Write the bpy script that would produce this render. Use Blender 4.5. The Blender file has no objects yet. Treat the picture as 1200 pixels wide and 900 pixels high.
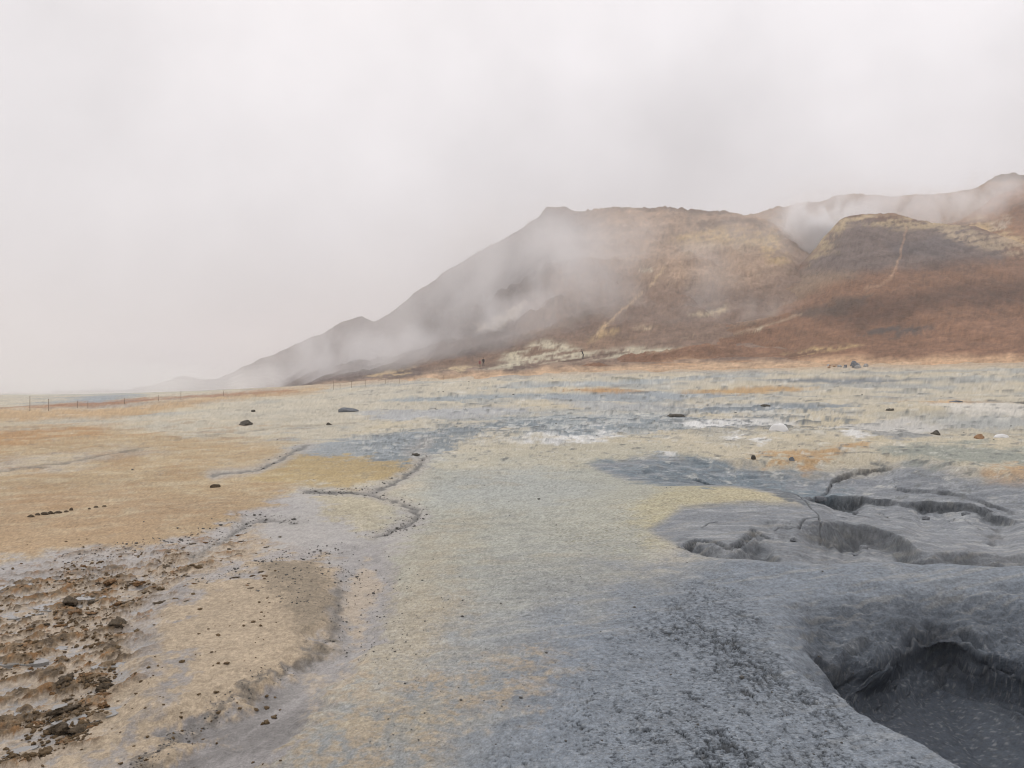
import bpy, bmesh, math, random
import numpy as np
from mathutils import Vector, Matrix

random.seed(7)
rng = np.random.default_rng(7)
scene = bpy.context.scene
COL = scene.collection
R = math.radians

# ------------------------------------------------------------------ camera
F = 906.0            # focal length in photo pixels (photo 1200 x 900)
EYE = 1.6
PITCH = math.atan(8 / F)      # horizon sits 8 px under the middle of the frame
cam_data = bpy.data.cameras.new("camera")
cam_data.sensor_width = 36
cam_data.lens = 36 * F / 1200
cam_data.clip_start = 0.05
cam_data.clip_end = 12000
cam = bpy.data.objects.new("camera", cam_data)
COL.objects.link(cam)
cam.location = (0, 0, EYE)
cam.rotation_euler = (R(90) + PITCH, 0, 0)
scene.camera = cam

# ------------------------------------------------------------------ world: overcast sky
SUN_EL, SUN_AZ = R(48), R(-18)         # azimuth measured from the view direction, + to the right
world = bpy.data.worlds.new("World")
scene.world = world
world.use_nodes = True
wn, wl = world.node_tree.nodes, world.node_tree.links
wn.clear()
w_out = wn.new("ShaderNodeOutputWorld")
w_bg = wn.new("ShaderNodeBackground")
w_bg.inputs["Strength"].default_value = 0.1
sky = wn.new("ShaderNodeTexSky")
sky.sky_type = 'NISHITA'
sky.sun_disc = False
sky.sun_elevation = SUN_EL
sky.sun_rotation = SUN_AZ
sky.air_density = 1.0
sky.dust_density = 3.0
tc = wn.new("ShaderNodeTexCoord")
sep = wn.new("ShaderNodeSeparateXYZ")
wl.new(tc.outputs["Generated"], sep.inputs[0])
def wmath(op, a, b=None, c=None, clamp=False):
    n = wn.new("ShaderNodeMath"); n.operation = op; n.use_clamp = clamp
    for i, s in enumerate((a, b, c)):
        if s is None: continue
        if isinstance(s, (int, float)): n.inputs[i].default_value = s
        else: wl.new(s, n.inputs[i])
    return n.outputs[0]
# overcast luminance: zenith brighter than the horizon
zc = wmath('MAXIMUM', sep.outputs["Z"], 0.0)
grad = wmath('MULTIPLY_ADD', zc, 0.62, 0.40)
mp = wn.new("ShaderNodeMapping")
mp.inputs["Scale"].default_value = (1.0, 1.0, 1.05)
mp.inputs["Location"].default_value = (1.9, 0.7, 0.4)
wl.new(tc.outputs["Generated"], mp.inputs[0])
n1 = wn.new("ShaderNodeTexNoise")
n1.inputs["Scale"].default_value = 2.7
n1.inputs["Detail"].default_value = 5
n1.inputs["Roughness"].default_value = 0.48
n1.inputs["Distortion"].default_value = 0.0
wl.new(mp.outputs[0], n1.inputs["Vector"])
cl = wmath('MULTIPLY_ADD', n1.outputs["Fac"], 1.0, 0.53)
lum = wmath('MULTIPLY', grad, cl)
lum = wmath('MULTIPLY', lum, 13.8)
tint = wn.new("ShaderNodeVectorMath"); tint.operation = 'SCALE'
tint.inputs[0].default_value = (1.0, 0.966, 0.984)
wl.new(lum, tint.inputs["Scale"])
wmix = wn.new("ShaderNodeMix"); wmix.data_type = 'RGBA'
wmix.inputs["Factor"].default_value = 0.93       # cloud cover over the clear sky
wl.new(sky.outputs[0], wmix.inputs["A"])
wl.new(tint.outputs[0], wmix.inputs["B"])
wl.new(wmix.outputs["Result"], w_bg.inputs["Color"])
wl.new(w_bg.outputs[0], w_out.inputs["Surface"])

# ------------------------------------------------------------------ sun (veiled)
sun_data = bpy.data.lights.new("sun", 'SUN')
sun_data.energy = 0.8
sun_data.angle = R(16)
sun_data.color = (1.0, 0.98, 0.95)
sun = bpy.data.objects.new("sun", sun_data)
COL.objects.link(sun)
sd = Vector((math.sin(SUN_AZ) * math.cos(SUN_EL), math.cos(SUN_AZ) * math.cos(SUN_EL), math.sin(SUN_EL)))
sun.rotation_euler = (-sd).to_track_quat('-Z', 'Y').to_euler()

# ------------------------------------------------------------------ exposure / renderer
scene.view_settings.view_transform = 'Standard'
scene.view_settings.look = 'None'
scene.view_settings.exposure = 0.0
scene.view_settings.gamma = 1.0
scene.cycles.use_denoising = True
scene.cycles.pixel_filter_type = 'BLACKMAN_HARRIS'
scene.cycles.filter_width = 1.15
scene.cycles.max_bounces = 6
scene.cycles.diffuse_bounces = 3
scene.cycles.glossy_bounces = 2
scene.cycles.volume_bounces = 4
scene.cycles.volume_step_rate = 1.0
scene.cycles.volume_max_steps = 256
scene.cycles.sample_clamp_indirect = 6

# ================================================================== helpers
def lin(c):
    c = np.asarray(c, float) / 255.0
    return np.where(c <= 0.04045, c / 12.92, ((c + 0.055) / 1.055) ** 2.4)
ALB = 0.86                                   # photo tone under this sky -> surface albedo
HAZE = 0.00062
def alb(c): return lin(c) * ALB

def sstep(a, b, x):
    t = np.clip((x - a) / (b - a), 0, 1)
    return t * t * (3 - 2 * t)

_perm = {}
def _P(seed):
    if seed not in _perm:
        p = np.random.default_rng(seed + 100).permutation(256).astype(np.int32)
        ang = np.random.default_rng(seed + 500).uniform(0, 2 * np.pi, 256)
        _perm[seed] = (np.concatenate([p, p]), np.cos(ang).astype(np.float32), np.sin(ang).astype(np.float32))
    return _perm[seed]
def perlin(x, y, seed=0):
    p, gx, gy = _P(seed)
    x = np.asarray(x, np.float64); y = np.asarray(y, np.float64)
    xi = np.floor(x).astype(np.int64); yi = np.floor(y).astype(np.int64)
    xf = (x - xi).astype(np.float32); yf = (y - yi).astype(np.float32)
    u = xf * xf * xf * (xf * (xf * 6 - 15) + 10); v = yf * yf * yf * (yf * (yf * 6 - 15) + 10)
    xa = (xi & 255).astype(np.int32); xb = ((xi + 1) & 255).astype(np.int32)
    ya = (yi & 255).astype(np.int32); yb = ((yi + 1) & 255).astype(np.int32)
    h = p[p[xa] + ya]; n00 = gx[h] * xf + gy[h] * yf
    h = p[p[xb] + ya]; n10 = gx[h] * (xf - 1) + gy[h] * yf
    h = p[p[xa] + yb]; n01 = gx[h] * xf + gy[h] * (yf - 1)
    h = p[p[xb] + yb]; n11 = gx[h] * (xf - 1) + gy[h] * (yf - 1)
    a = n00 + u * (n10 - n00); b = n01 + u * (n11 - n01)
    return (a + v * (b - a)) * 1.5
def fbm(x, y, octv=4, seed=0, gain=0.5, lac=2.03):
    s = 0; a = 1.0; t = 0; f = 1.0
    for o in range(octv):
        s = s + a * perlin(x * f + 17.3 * o, y * f - 9.1 * o, seed + o)
        t += a; a *= gain; f *= lac
    return s / t
def ridged(x, y, octv=4, seed=0, gain=0.5):
    s = 0; a = 1.0; t = 0; f = 1.0
    for o in range(octv):
        s = s + a * (1 - np.abs(perlin(x * f + 5.7 * o, y * f + 3.3 * o, seed + o)) * 1.6)
        t += a; a *= gain; f *= 2.07
    return s / t
def worley(x, y, seed=0):
    p, gx, gy = _P(seed)
    xi = np.floor(x).astype(np.int64); yi = np.floor(y).astype(np.int64)
    f1 = np.full(x.shape, 9.0); f2 = np.full(x.shape, 9.0); idv = np.zeros(x.shape)
    for i in (-1, 0, 1):
        for j in (-1, 0, 1):
            cx = xi + i; cy = yi + j
            h = p[p[(cx & 255)] + (cy & 255)]
            px = cx + 0.5 + 0.42 * gx[h]; py = cy + 0.5 + 0.42 * gy[h]
            d = np.hypot(px - x, py - y)
            m = d < f1
            f2 = np.where(m, f1, np.minimum(f2, d)); idv = np.where(m, h / 255.0, idv); f1 = np.where(m, d, f1)
    return f1, f2, idv

def sdf_poly(x, y, pts):
    """signed distance, negative inside"""
    pts = np.asarray(pts, float); n = len(pts)
    d = np.full(x.shape, 1e18); ins = np.zeros(x.shape, bool)
    for i in range(n):
        ax, ay = pts[i]; bx, by = pts[(i + 1) % n]
        ex, ey = bx - ax, by - ay
        t = np.clip(((x - ax) * ex + (y - ay) * ey) / (ex * ex + ey * ey + 1e-12), 0, 1)
        d = np.minimum(d, (x - ax - t * ex) ** 2 + (y - ay - t * ey) ** 2)
        c = ((ay > y) != (by > y))
        if ey != 0:
            ins ^= c & (x < ax + (y - ay) * ex / ey)
    d = np.sqrt(d)
    return np.where(ins, -d, d)
def dist_line(x, y, pts):
    pts = np.asarray(pts, float)
    d = np.full(x.shape, 1e18)
    for i in range(len(pts) - 1):
        ax, ay = pts[i]; bx, by = pts[i + 1]
        ex, ey = bx - ax, by - ay
        t = np.clip(((x - ax) * ex + (y - ay) * ey) / (ex * ex + ey * ey + 1e-12), 0, 1)
        d = np.minimum(d, (x - ax - t * ex) ** 2 + (y - ay - t * ey) ** 2)
    return np.sqrt(d)

CP, SP = math.cos(PITCH), math.sin(PITCH)
def project(X, Y, Z):
    dz = Z - EYE
    fwd = np.maximum(Y * CP + dz * SP, 1e-3)
    up = -Y * SP + dz * CP
    return 600 + F * X / fwd, 450 - F * up / fwd
def ray(u, v):
    a = (np.asarray(u, float) - 600) / F; b = (450 - np.asarray(v, float)) / F
    return a, CP - b * SP, SP + b * CP          # direction with unit depth along the optical axis
def at_depth(u, v, Y):
    dx, dy, dz = ray(u, v)
    t = np.asarray(Y, float) / dy
    return dx * t, np.asarray(Y, float) + 0 * dx, EYE + dz * t
def on_plane(u, v, z=0.0):
    dx, dy, dz = ray(u, v)
    t = (z - EYE) / dz
    return dx * t, dy * t
def plane_pts(px, z=0.0):
    return [tuple(float(q) for q in on_plane(u, v, z)) for u, v in px]

# large shape of the plain: flat by the camera, rising gently towards the hill on the right
def base_z(X, Y):
    d = np.hypot(X, Y)
    az = np.arctan2(X, np.maximum(Y, 1e-3))
    az = np.where(Y < 0, np.sign(X) * 1.6, az)
    s = np.interp(az, [-0.62, -0.5, -0.32, -0.217, -0.11, 0.0, 0.11, 0.3, 0.58, 0.9, 1.6], [0, 0.006, 0.024, 0.033, 0.046, 0.052, 0.057, 0.060, 0.064, 0.055, 0])
    soft = 8.0
    run = soft * np.log1p(np.exp(np.clip((d - 27) / soft, -30, 30)))
    far = 0.55 * soft * np.log1p(np.exp(np.clip((d - 108) / soft, -30, 300)))
    far = np.where(d > 300, 0.55 * (d - 108), far)
    run = run * (d < 400) + (d >= 400) * (d - 27)
    z = s * np.minimum(run - far * 1.5, 90)
    z = z + 0.20 * np.exp(-((az + 0.45) / 0.32) ** 2) * np.exp(-((d - 66) / 16) ** 2)   # low crest on the left
    return z
def at_ground(u, v):
    """point of the plain seen at photo position (u, v)"""
    dx, dy, dz = ray(u, v)
    lo, hi = 2.0, None
    t0 = 1.2; prev = t0
    for t in np.geomspace(1.2, 3000, 900):
        if EYE + dz * t < float(base_z(np.array(dx * t), np.array(dy * t))):
            hi = t; break
        prev = t
    if hi is None: hi = 3000
    lo = prev
    for _ in range(30):
        m = 0.5 * (lo + hi)
        if EYE + dz * m < float(base_z(np.array(dx * m), np.array(dy * m))): hi = m
        else: lo = m
    return float(dx * hi), float(dy * hi)

def grid_mesh(name, V, nr, nc, wrap=False):
    nv = nr * nc
    i = np.arange(nr - 1)[:, None] * nc
    if wrap:
        j = np.arange(nc)[None, :]; jn = (j + 1) % nc
    else:
        j = np.arange(nc - 1)[None, :]; jn = j + 1
    q = np.stack([i + j, i + jn, i + nc + jn, i + nc + j], -1).reshape(-1, 4)
    return faces_mesh(name, V, q)
def faces_mesh(name, V, q):
    me = bpy.data.meshes.new(name)
    nf, k = q.shape
    me.vertices.add(len(V)); me.vertices.foreach_set("co", np.ascontiguousarray(V, np.float32).ravel())
    me.loops.add(nf * k); me.loops.foreach_set("vertex_index", q.astype(np.int32).ravel())
    me.polygons.add(nf)
    me.polygons.foreach_set("loop_start", (np.arange(nf) * k).astype(np.int32))
    me.polygons.foreach_set("use_smooth", np.ones(nf, bool))
    me.update(calc_edges=True)
    return me
def add_col(me, col, name="tone"):
    a = me.attributes.new(name, 'FLOAT_COLOR', 'POINT')
    c = np.ones((len(col), 4), np.float32); c[:, :3] = np.clip(col, 0.004, 0.9)
    a.data.foreach_set("color", c.ravel())
def add_float(me, val, name):
    a = me.attributes.new(name, 'FLOAT', 'POINT')
    a.data.foreach_set("value", np.ascontiguousarray(val, np.float32))
def link(name, me, mat=None, parent=None, **props):
    o = bpy.data.objects.new(name, me); COL.objects.link(o)
    if mat: me.materials.append(mat)
    if parent: o.parent = parent
    for k, v in props.items(): o[k] = v
    return o

# ------------------------------------------------------------------ materials
def new_mat(name):
    m = bpy.data.materials.new(name); m.use_nodes = True
    nt = m.node_tree; nt.nodes.clear()
    return m, nt.nodes, nt.links
def earth_material(name, bumps, rough=0.92, grain=0.16, grain_scale=60, wet=True, spec=0.25):
    """tone attribute times fine grain, several octaves of bump, glossier where wet"""
    m, N, L = new_mat(name)
    out = N.new("ShaderNodeOutputMaterial"); bs = N.new("ShaderNodeBsdfPrincipled")
    L.new(bs.outputs[0], out.inputs["Surface"])
    at = N.new("ShaderNodeAttribute"); at.attribute_name = "tone"
    geo = N.new("ShaderNodeNewGeometry")
    def noise(scale, detail=4, r=0.6):
        n = N.new("ShaderNodeTexNoise"); n.inputs["Scale"].default_value = scale
        n.inputs["Detail"].default_value = detail; n.inputs["Roughness"].default_value = r
        L.new(geo.outputs["Position"], n.inputs["Vector"]); return n.outputs["Fac"]
    mr = N.new("ShaderNodeMapRange")
    mr.inputs["From Min"].default_value = 0.33; mr.inputs["From Max"].default_value = 0.67; mr.clamp = False
    mr.inputs["To Min"].default_value = 1 - grain; mr.inputs["To Max"].default_value = 1 + grain
    av = N.new("ShaderNodeMath"); av.operation = 'ADD'; av2 = N.new("ShaderNodeMath"); av2.operation = 'MULTIPLY'; av2.inputs[1].default_value = 0.5
    L.new(noise(grain_scale, 5, 0.8), av.inputs[0]); L.new(noise(grain_scale * 0.21, 5, 0.75), av.inputs[1]); L.new(av.outputs[0], av2.inputs[0])
    L.new(av2.outputs[0], mr.inputs["Value"])
    mul = N.new("ShaderNodeVectorMath"); mul.operation = 'SCALE'
    L.new(at.outputs["Color"], mul.inputs[0]); L.new(mr.outputs[0], mul.inputs["Scale"])
    L.new(mul.outputs[0], bs.inputs["Base Color"])
    bs.inputs["Specular IOR Level"].default_value = spec
    if wet:
        aw = N.new("ShaderNodeAttribute"); aw.attribute_name = "wet"
        r = N.new("ShaderNodeMapRange")
        r.inputs["To Min"].default_value = rough; r.inputs["To Max"].default_value = 0.34
        L.new(aw.outputs["Fac"], r.inputs["Value"]); L.new(r.outputs[0], bs.inputs["Roughness"])
    else:
        bs.inputs["Roughness"].default_value = rough
    prev = None
    for scale, dist, detail in bumps:
        b = N.new("ShaderNodeBump"); b.inputs["Strength"].default_value = 1.0
        b.inputs["Distance"].default_value = dist
        L.new(noise(scale, detail, 0.62), b.inputs["Height"])
        if prev: L.new(prev, b.inputs["Normal"])
        prev = b.outputs[0]
    if prev: L.new(prev, bs.inputs["Normal"])
    return m
M_ground = earth_material("geothermal_clay", [(14, 0.014, 5), (75, 0.009, 5)], grain=0.42, grain_scale=120)
M_hill = earth_material("hill_scree", [(0.15, 2.2, 8), (1.3, 0.30, 6)], grain=0.22, grain_scale=0.9, wet=False, spec=0.12)

#@GROUND
# ================================================================== the plain
az_in = np.linspace(-0.69, 0.71, 1010)
az_out = np.concatenate([np.linspace(0.71, 2 * np.pi - 0.69, 120)[1:-1]])
AZ = np.concatenate([az_in, az_out])
ds = [0.02, 0.4, 0.9, 1.3, 1.6, 1.9, 2.15, 2.35]
d = 2.5
while d < 2600:
    ds.append(d)
    st = min(max(d * 0.0028, d * d / 1237 * (0.74 if d < 25 else 0.9)), d * 0.05)
    d += st
DS = np.array(ds)
NR, NC = len(DS), len(AZ)
def terrain(A2, D2, lift=0.0):
    """position, tone and wetness of the plain at azimuth A2, distance D2 from the camera's foot"""
    GX = (D2 * np.sin(A2)).ravel(); GY = (D2 * np.cos(A2)).ravel(); GD = D2.ravel()
    GZ0 = base_z(GX, GY)
    GU, GV = project(GX, GY, GZ0)
    front = GY > 0.25
    GU = np.where(front, GU, 1e5); GV = np.where(front, GV, 1e5)
    LA = np.where(A2 > np.pi, A2 - 2 * np.pi, A2).ravel(); LD = np.log(GD)

    # scale-free noises (size grows with distance) and world noises
    nA = fbm(LA * 14, LD * 14, 5, 1)
    nB = fbm(LA * 14 + 40, LD * 14, 5, 11)
    nC = fbm(LA * 45, LD * 45, 4, 21)
    nD = fbm(LA * 45 + 9, LD * 45 + 9, 4, 31)
    wA = fbm(GX * 0.9, GY * 0.9, 5, 41)
    wB = fbm(GX * 5, GY * 5, 4, 51)
    wC = fbm(GX * 22, GY * 22, 4, 61)
    near = 1 - sstep(9, 22, GD)
    nE = fbm(LA * 150, LD * 60, 4, 22, 0.6); nF = fbm(LA * 150 + 7, LD * 60 + 7, 4, 23, 0.6)
    GYc = GY + 1.7 * lift; LDc = LD + 1.7 * lift / GD      # patterns run on down steep faces instead of smearing
    WU = GU + nA * 22 + nC * 12 + nE * 9
    hh = np.clip(GV - 458, 1, 400)
    WV = GV + (nB * 0.14 + nD * 0.08) * hh + nF * (1.2 + 0.035 * hh)

    def region(px, soft=6, ku=0.5, amp=0.0, crisp=False, geo=False):
        """0..1 mask of a patch outlined in photo positions and laid on the plain"""
        px = np.asarray(px, float)
        m = np.zeros(GX.shape)
        pad = soft * 3 + 30
        b = (GU > px[:, 0].min() - pad / ku) & (GU < px[:, 0].max() + pad / ku) & (GV > px[:, 1].min() - pad) & (GV < px[:, 1].max() + pad)
        uu, vv = (GU[b] + nC[b] * 5, GV[b] + nD[b] * 2) if crisp else (GU[b] + nA[b] * 20, GV[b] + nB[b] * 0.10 * hh[b]) if geo else (WU[b], WV[b])
        d = sdf_poly(uu * ku, vv, px * [ku, 1])
        if amp: d = d + amp * (wB[b] * 0.5 + nC[b])
        m[b] = 1 - sstep(-soft, soft, d)
        return m
    def line(px, w, soft=1.0, ku=0.6, warp=0.35):
        px = np.asarray(px, float)
        m = np.zeros(GX.shape); pad = w + soft + 12
        b = (GU > px[:, 0].min() - pad / ku) & (GU < px[:, 0].max() + pad / ku) & (GV > px[:, 1].min() - pad) & (GV < px[:, 1].max() + pad)
        uu = GU[b] + nC[b] * 14 * warp; vv = GV[b] + nD[b] * hh[b] * 0.09 * warp
        d = dist_line(uu * ku, vv, px * [ku, 1])
        m[b] = 1 - sstep(w - soft, w + soft, d)
        return m

    SAND, OCHRE, ORANGE = alb((183, 163, 134)), alb((180, 154, 116)), alb((176, 138, 94))
    PALE, CREAM, SULPH = alb((189, 182, 164)), alb((191, 180, 154)), alb((189, 179, 140))
    GREYBLUE, GREY, DARK = alb((150, 157, 160)), alb((146, 148, 148)), alb((106, 111, 116))
    LILAC, BROWN, WHITE = alb((166, 162, 159)), alb((134, 100, 70)), alb((222, 222, 219))
    TAN, BLACK, SLATE = alb((180, 164, 141)), alb((58, 58, 58)), alb((122, 128, 134))
    DEEP = alb((84, 90, 97))
    col = np.tile(PALE, (len(GX), 1))
    wet = np.zeros(len(GX))
    def paint(mask, c, op=1.0):
        nonlocal col
        k = (mask * op)[:, None]
        col = col * (1 - k) + np.asarray(c) * k

    # --- broad tones
    streak = fbm(LA * 9 + 3, LD * 9, 5, 71)
    streak2 = fbm(LA * 26 + 3, LD * 26, 5, 81)
    paint(sstep(0.02, 0.24, streak) * sstep(12, 25, GD), alb((138, 146, 149)), 0.6)
    paint(sstep(0.05, 0.35, -streak) * sstep(12, 25, GD), CREAM, 0.65)
    paint(region([(-900, 505), (150, 500), (330, 520), (345, 560), (330, 600), (190, 640), (-900, 690)], 10), alb((178, 158, 126)))
    paint(region([(-600, 484), (120, 478), (380, 452), (380, 458), (240, 472), (150, 490), (-600, 512)], 4), alb((184, 156, 118)), 0.9)
    paint(region([(-600, 476), (0, 478), (150, 468), (340, 456), (345, 459), (200, 468), (100, 477), (-600, 490)], 2, amp=0.8), alb((150, 104, 70)), 0.85)
    paint(region([(0, 505), (90, 499), (150, 498), (110, 512), (30, 522), (-80, 535), (-200, 530)], 5), ORANGE, 0.75)
    paint(region([(50, 495), (200, 487), (330, 470), (440, 455), (560, 446), (560, 470), (380, 500), (230, 512), (130, 500)], 6), PALE, 0.8)
    paint(region([(-300, 545), (60, 535), (150, 525), (200, 530), (80, 548), (-300, 575)], 6), alb((176, 168, 156)), 0.7)
    paint(region([(-900, 580), (100, 572), (300, 585), (200, 632), (0, 655), (-900, 700)], 16), alb((172, 146, 116)), 0.6)
    # orange-tan island between the rivulets
    paint(region([(295, 560), (340, 532), (400, 524), (470, 528), (500, 540), (470, 558), (420, 572), (350, 568)], 4), alb((175, 156, 116)))
    paint(region([(335, 590), (420, 576), (480, 582), (455, 612), (380, 608)], 8), alb((182, 174, 150)), 0.8)
    # middle dome: cream above, grey below
    paint(region([(500, 545), (600, 525), (760, 520), (860, 560), (820, 600), (740, 660), (560, 690), (440, 760), (440, 690), (470, 600)], 14), alb((171, 172, 160)), 0.9)
    paint(region([(520, 545), (640, 500), (800, 500), (1200, 470), (1300, 560), (950, 552), (840, 545), (700, 545), (560, 560)], 8), CREAM, 0.4)
    paint(region([(500, 560), (610, 545), (720, 570), (640, 600), (500, 590)], 14), alb((166, 171, 169)), 0.55)
    paint(region([(480, 700), (620, 640), (800, 660), (930, 700), (1000, 900), (900, 1300), (200, 1300), (330, 860), (420, 800)], 30), alb((153, 156, 155)))
    paint(region([(640, 720), (740, 690), (860, 640), (1500, 655), (1500, 1300), (400, 1300), (560, 860)], 34), alb((133, 141, 149)))
    paint(region([(470, 610), (640, 600), (740, 650), (600, 720), (470, 720)], 30), alb((164, 165, 155)), 0.6)
    paint(region([(280, 880), (350, 830), (470, 790), (640, 760), (660, 790), (540, 860), (480, 960), (240, 980)], 20, amp=26) * sstep(-0.35, 0.25, wB + 0.7 * wC), alb((166, 148, 120)), 0.7)
    paint(region([(400, 700), (520, 690), (560, 720), (460, 790), (400, 800)], 16, amp=8), alb((176, 164, 142)), 0.5)
    paint(sstep(0.15, 0.4, wA) * near * sstep(300, 420, GU) * (1 - sstep(700, 820, GU)), alb((176, 166, 142)), 0.35)

    CXd, CYd = GX * 0.35 + GY * 0.94, -GX * 0.94 + GY * 0.35
    lf = (1 - sstep(300, 420, GU)) * sstep(484, 500, GV) * (1 - sstep(600, 640, GV))
    s3 = fbm(LA * 16 + 9, LD * 22, 6, 85, 0.62)
    paint(sstep(0.03, 0.25, s3) * lf, alb((190, 176, 148)), 0.55); paint(sstep(0.05, 0.3, -s3) * lf, alb((160, 130, 94)), 0.45)
    # --- left foreground: sand fan, flows, crust
    paint(region([(-900, 690), (0, 668), (200, 645), (340, 610), (430, 640), (460, 690), (390, 780), (180, 920), (-300, 1200), (-900, 1200)], 8), TAN)
    flow = region([(-700, 660), (0, 655), (190, 635), (300, 600), (330, 580), (352, 582), (345, 606), (250, 640), (120, 672), (0, 688), (-700, 720)], 6)
    paint(flow, LILAC); wet = np.maximum(wet, flow * 0.6)
    flow2 = region([(150, 720), (260, 665), (340, 640), (420, 625), (420, 640), (330, 660), (240, 690), (160, 740)], 6)
    paint(flow2, alb((160, 158, 158)), 0.8); wet = np.maximum(wet, flow2 * 0.5)
    delta = region([(318, 606), (346, 578), (372, 584), (380, 600), (430, 622), (480, 602), (500, 606), (470, 640), (455, 690), (440, 740), (400, 760), (396, 690), (400, 660), (360, 640), (300, 640)], 6, amp=4)
    paint(delta, alb((166, 163, 159)), 0.92); wet = np.maximum(wet, delta * 0.8)
    paint(region([(480, 640), (520, 620), (530, 700), (490, 780), (440, 800), (470, 740)], 22, amp=14), alb((178, 168, 146)), 0.7)
    chan = region([(398, 640), (445, 630), (462, 690), (446, 738), (420, 780), (360, 836), (270, 940), (220, 1000), (60, 1000), (190, 880), (280, 826), (345, 785), (388, 750), (396, 700)], 8, amp=7)
    paint(chan, alb((150, 147, 144)), 0.95); wet = np.maximum(wet, chan * 0.85)
    paint(chan * sstep(760, 850, GV), alb((118, 115, 113)), 0.75)
    paint(chan * sstep(0.0, 0.3, fbm(CXd * 2.0, CYd * 9.0, 4, 105)), alb((166, 162, 160)), 0.5)
    paint(region([(400, 690), (430, 660), (445, 690), (420, 740), (405, 725)], 4, amp=4), TAN, 0.8)
    paint(region([(350, 800), (410, 775), (440, 790), (400, 812), (360, 815)], 4, amp=4), TAN, 0.6)
    for pts in ([(190, 800), (235, 770), (228, 800), (185, 845)], [(140, 720), (180, 735), (190, 790), (160, 800)], [(95, 900), (160, 850), (200, 800), (150, 880), (110, 930)], [(205, 695), (235, 700), (225, 712), (195, 710)]):
        r_ = region(pts, 5, amp=4); paint(r_, alb((140, 138, 138)), 0.75); wet = np.maximum(wet, r_ * 0.6)
    # --- far streaks of bluish ash and cream
    for pts, c, s in [
        ([(430, 530), (470, 512), (560, 500), (700, 488), (700, 497), (600, 506), (520, 520), (500, 545)], alb((138, 146, 150)), 3),
        ([(330, 525), (420, 515), (500, 510), (470, 530), (380, 535)], GREYBLUE, 3),
        ([(560, 490), (660, 484), (800, 484), (880, 500), (760, 512), (640, 512)], alb((160, 166, 166)), 3),
        ([(600, 520), (680, 505), (760, 500), (700, 520)], WHITE, 3),
        ([(600, 462), (760, 458), (900, 462), (760, 470), (640, 470)], GREYBLUE, 2),
        ([(880, 446), (1000, 443), (1100, 447), (980, 450)], alb((120, 126, 130)), 1.2),
        ([(640, 470), (800, 474), (1000, 478), (900, 482), (700, 480)], alb((168, 170, 168)), 2),
        ([(420, 485), (520, 478), (640, 478), (560, 490), (460, 494)], alb((170, 172, 172)), 2.5),
        ([(650, 456), (720, 454), (760, 458), (700, 460)], alb((176, 140, 96)), 1.5),
        ([(800, 458), (900, 452), (960, 455), (880, 462)], alb((182, 152, 110)), 1.5),
        ([(1040, 472), (1120, 470), (1200, 476), (1100, 480)], alb((196, 164, 124)), 2.5),
        ([(1080, 494), (1180, 492), (1260, 505), (1140, 508)], alb((164, 166, 162)), 3),
        ([(725, 444), (770, 443), (770, 448), (730, 447)], alb((118, 116, 98)), 0.9),
        ([(880, 540), (960, 535), (1020, 524), (1010, 532), (940, 546)], alb((182, 152, 112)), 2),
        ([(1020, 532), (1120, 528), (1260, 540), (1260, 556), (1080, 548)], alb((148, 152, 142)), 3),
        ([(1150, 560), (1260, 545), (1260, 566), (1160, 574)], alb((184, 158, 126)), 3),
        ([(520, 508), (600, 498), (680, 492), (760, 489), (700, 496), (600, 505)], alb((124, 134, 139)), 1.4),
    ([(600, 516), (680, 508), (770, 497), (830, 492), (790, 500), (690, 514)], alb((136, 146, 150)), 1.6),
    ([(440, 535), (500, 522), (545, 515), (520, 530), (470, 545)], alb((130, 139, 143)), 2.0),
    ([(780, 478), (900, 474), (1010, 478), (960, 483), (840, 483)], alb((134, 142, 146)), 1.6),
    ([(960, 500), (1060, 495), (1120, 502), (1080, 512), (1000, 512)], alb((192, 190, 184)), 3),
    ([(1090, 480), (1160, 474), (1260, 480), (1260, 494), (1120, 492)], alb((204, 200, 190)), 3),
    ([(780, 497), (860, 490), (930, 494), (900, 503), (820, 506)], alb((200, 200, 196)), 2.5),
    ([(1000, 514), (1060, 510), (1100, 516), (1060, 522)], alb((150, 152, 150)), 2),
    ([(430, 470), (560, 462), (700, 460), (620, 466), (500, 472)], alb((150, 158, 160)), 1.4),
    ([(560, 455), (700, 447), (900, 440), (800, 446), (640, 454)], alb((162, 168, 168)), 1.2),
    ([(60, 470), (130, 462), (170, 462), (110, 472)], GREYBLUE, 2)]:
        paint(region(pts, s * 1.1, ku=0.3, amp=s * 1.4), c, 0.95)
    for pts in ([(850, 516), (866, 512), (872, 520), (860, 525)], [(880, 522), (896, 519), (900, 526), (884, 529)], [(730, 548), (770, 540), (792, 535), (786, 545), (745, 551)], [(985, 518), (1008, 514), (1018, 518), (1000, 524)],
                [(790, 500), (850, 492), (880, 498), (830, 506)]):
        paint(region(pts, 2, ku=0.5, amp=2.5), WHITE, 0.85)
    # dark pits of the honeycombed crust
    pit = sstep(0.20, 0.42, nD + 0.5 * nC) * region([(820, 494), (900, 492), (985, 500), (985, 512), (890, 516), (800, 512)], 6, ku=0.3)
    paint(pit, alb((86, 88, 86)), 0.85)
    pit2 = sstep(0.28, 0.5, streak2) * sstep(16, 24, GD) * (1 - sstep(60, 90, GD)) * sstep(380, 480, GU)
    paint(pit2, alb((112, 116, 116)), 0.6)
    # speckled sulphur crust along the bank of the mud basin
    sul = region([(735, 612), (770, 585), (840, 568), (905, 578), (935, 595), (900, 606), (820, 606), (770, 630)], 10)
    paint(sul, alb((186, 176, 140)), 0.65)
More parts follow.
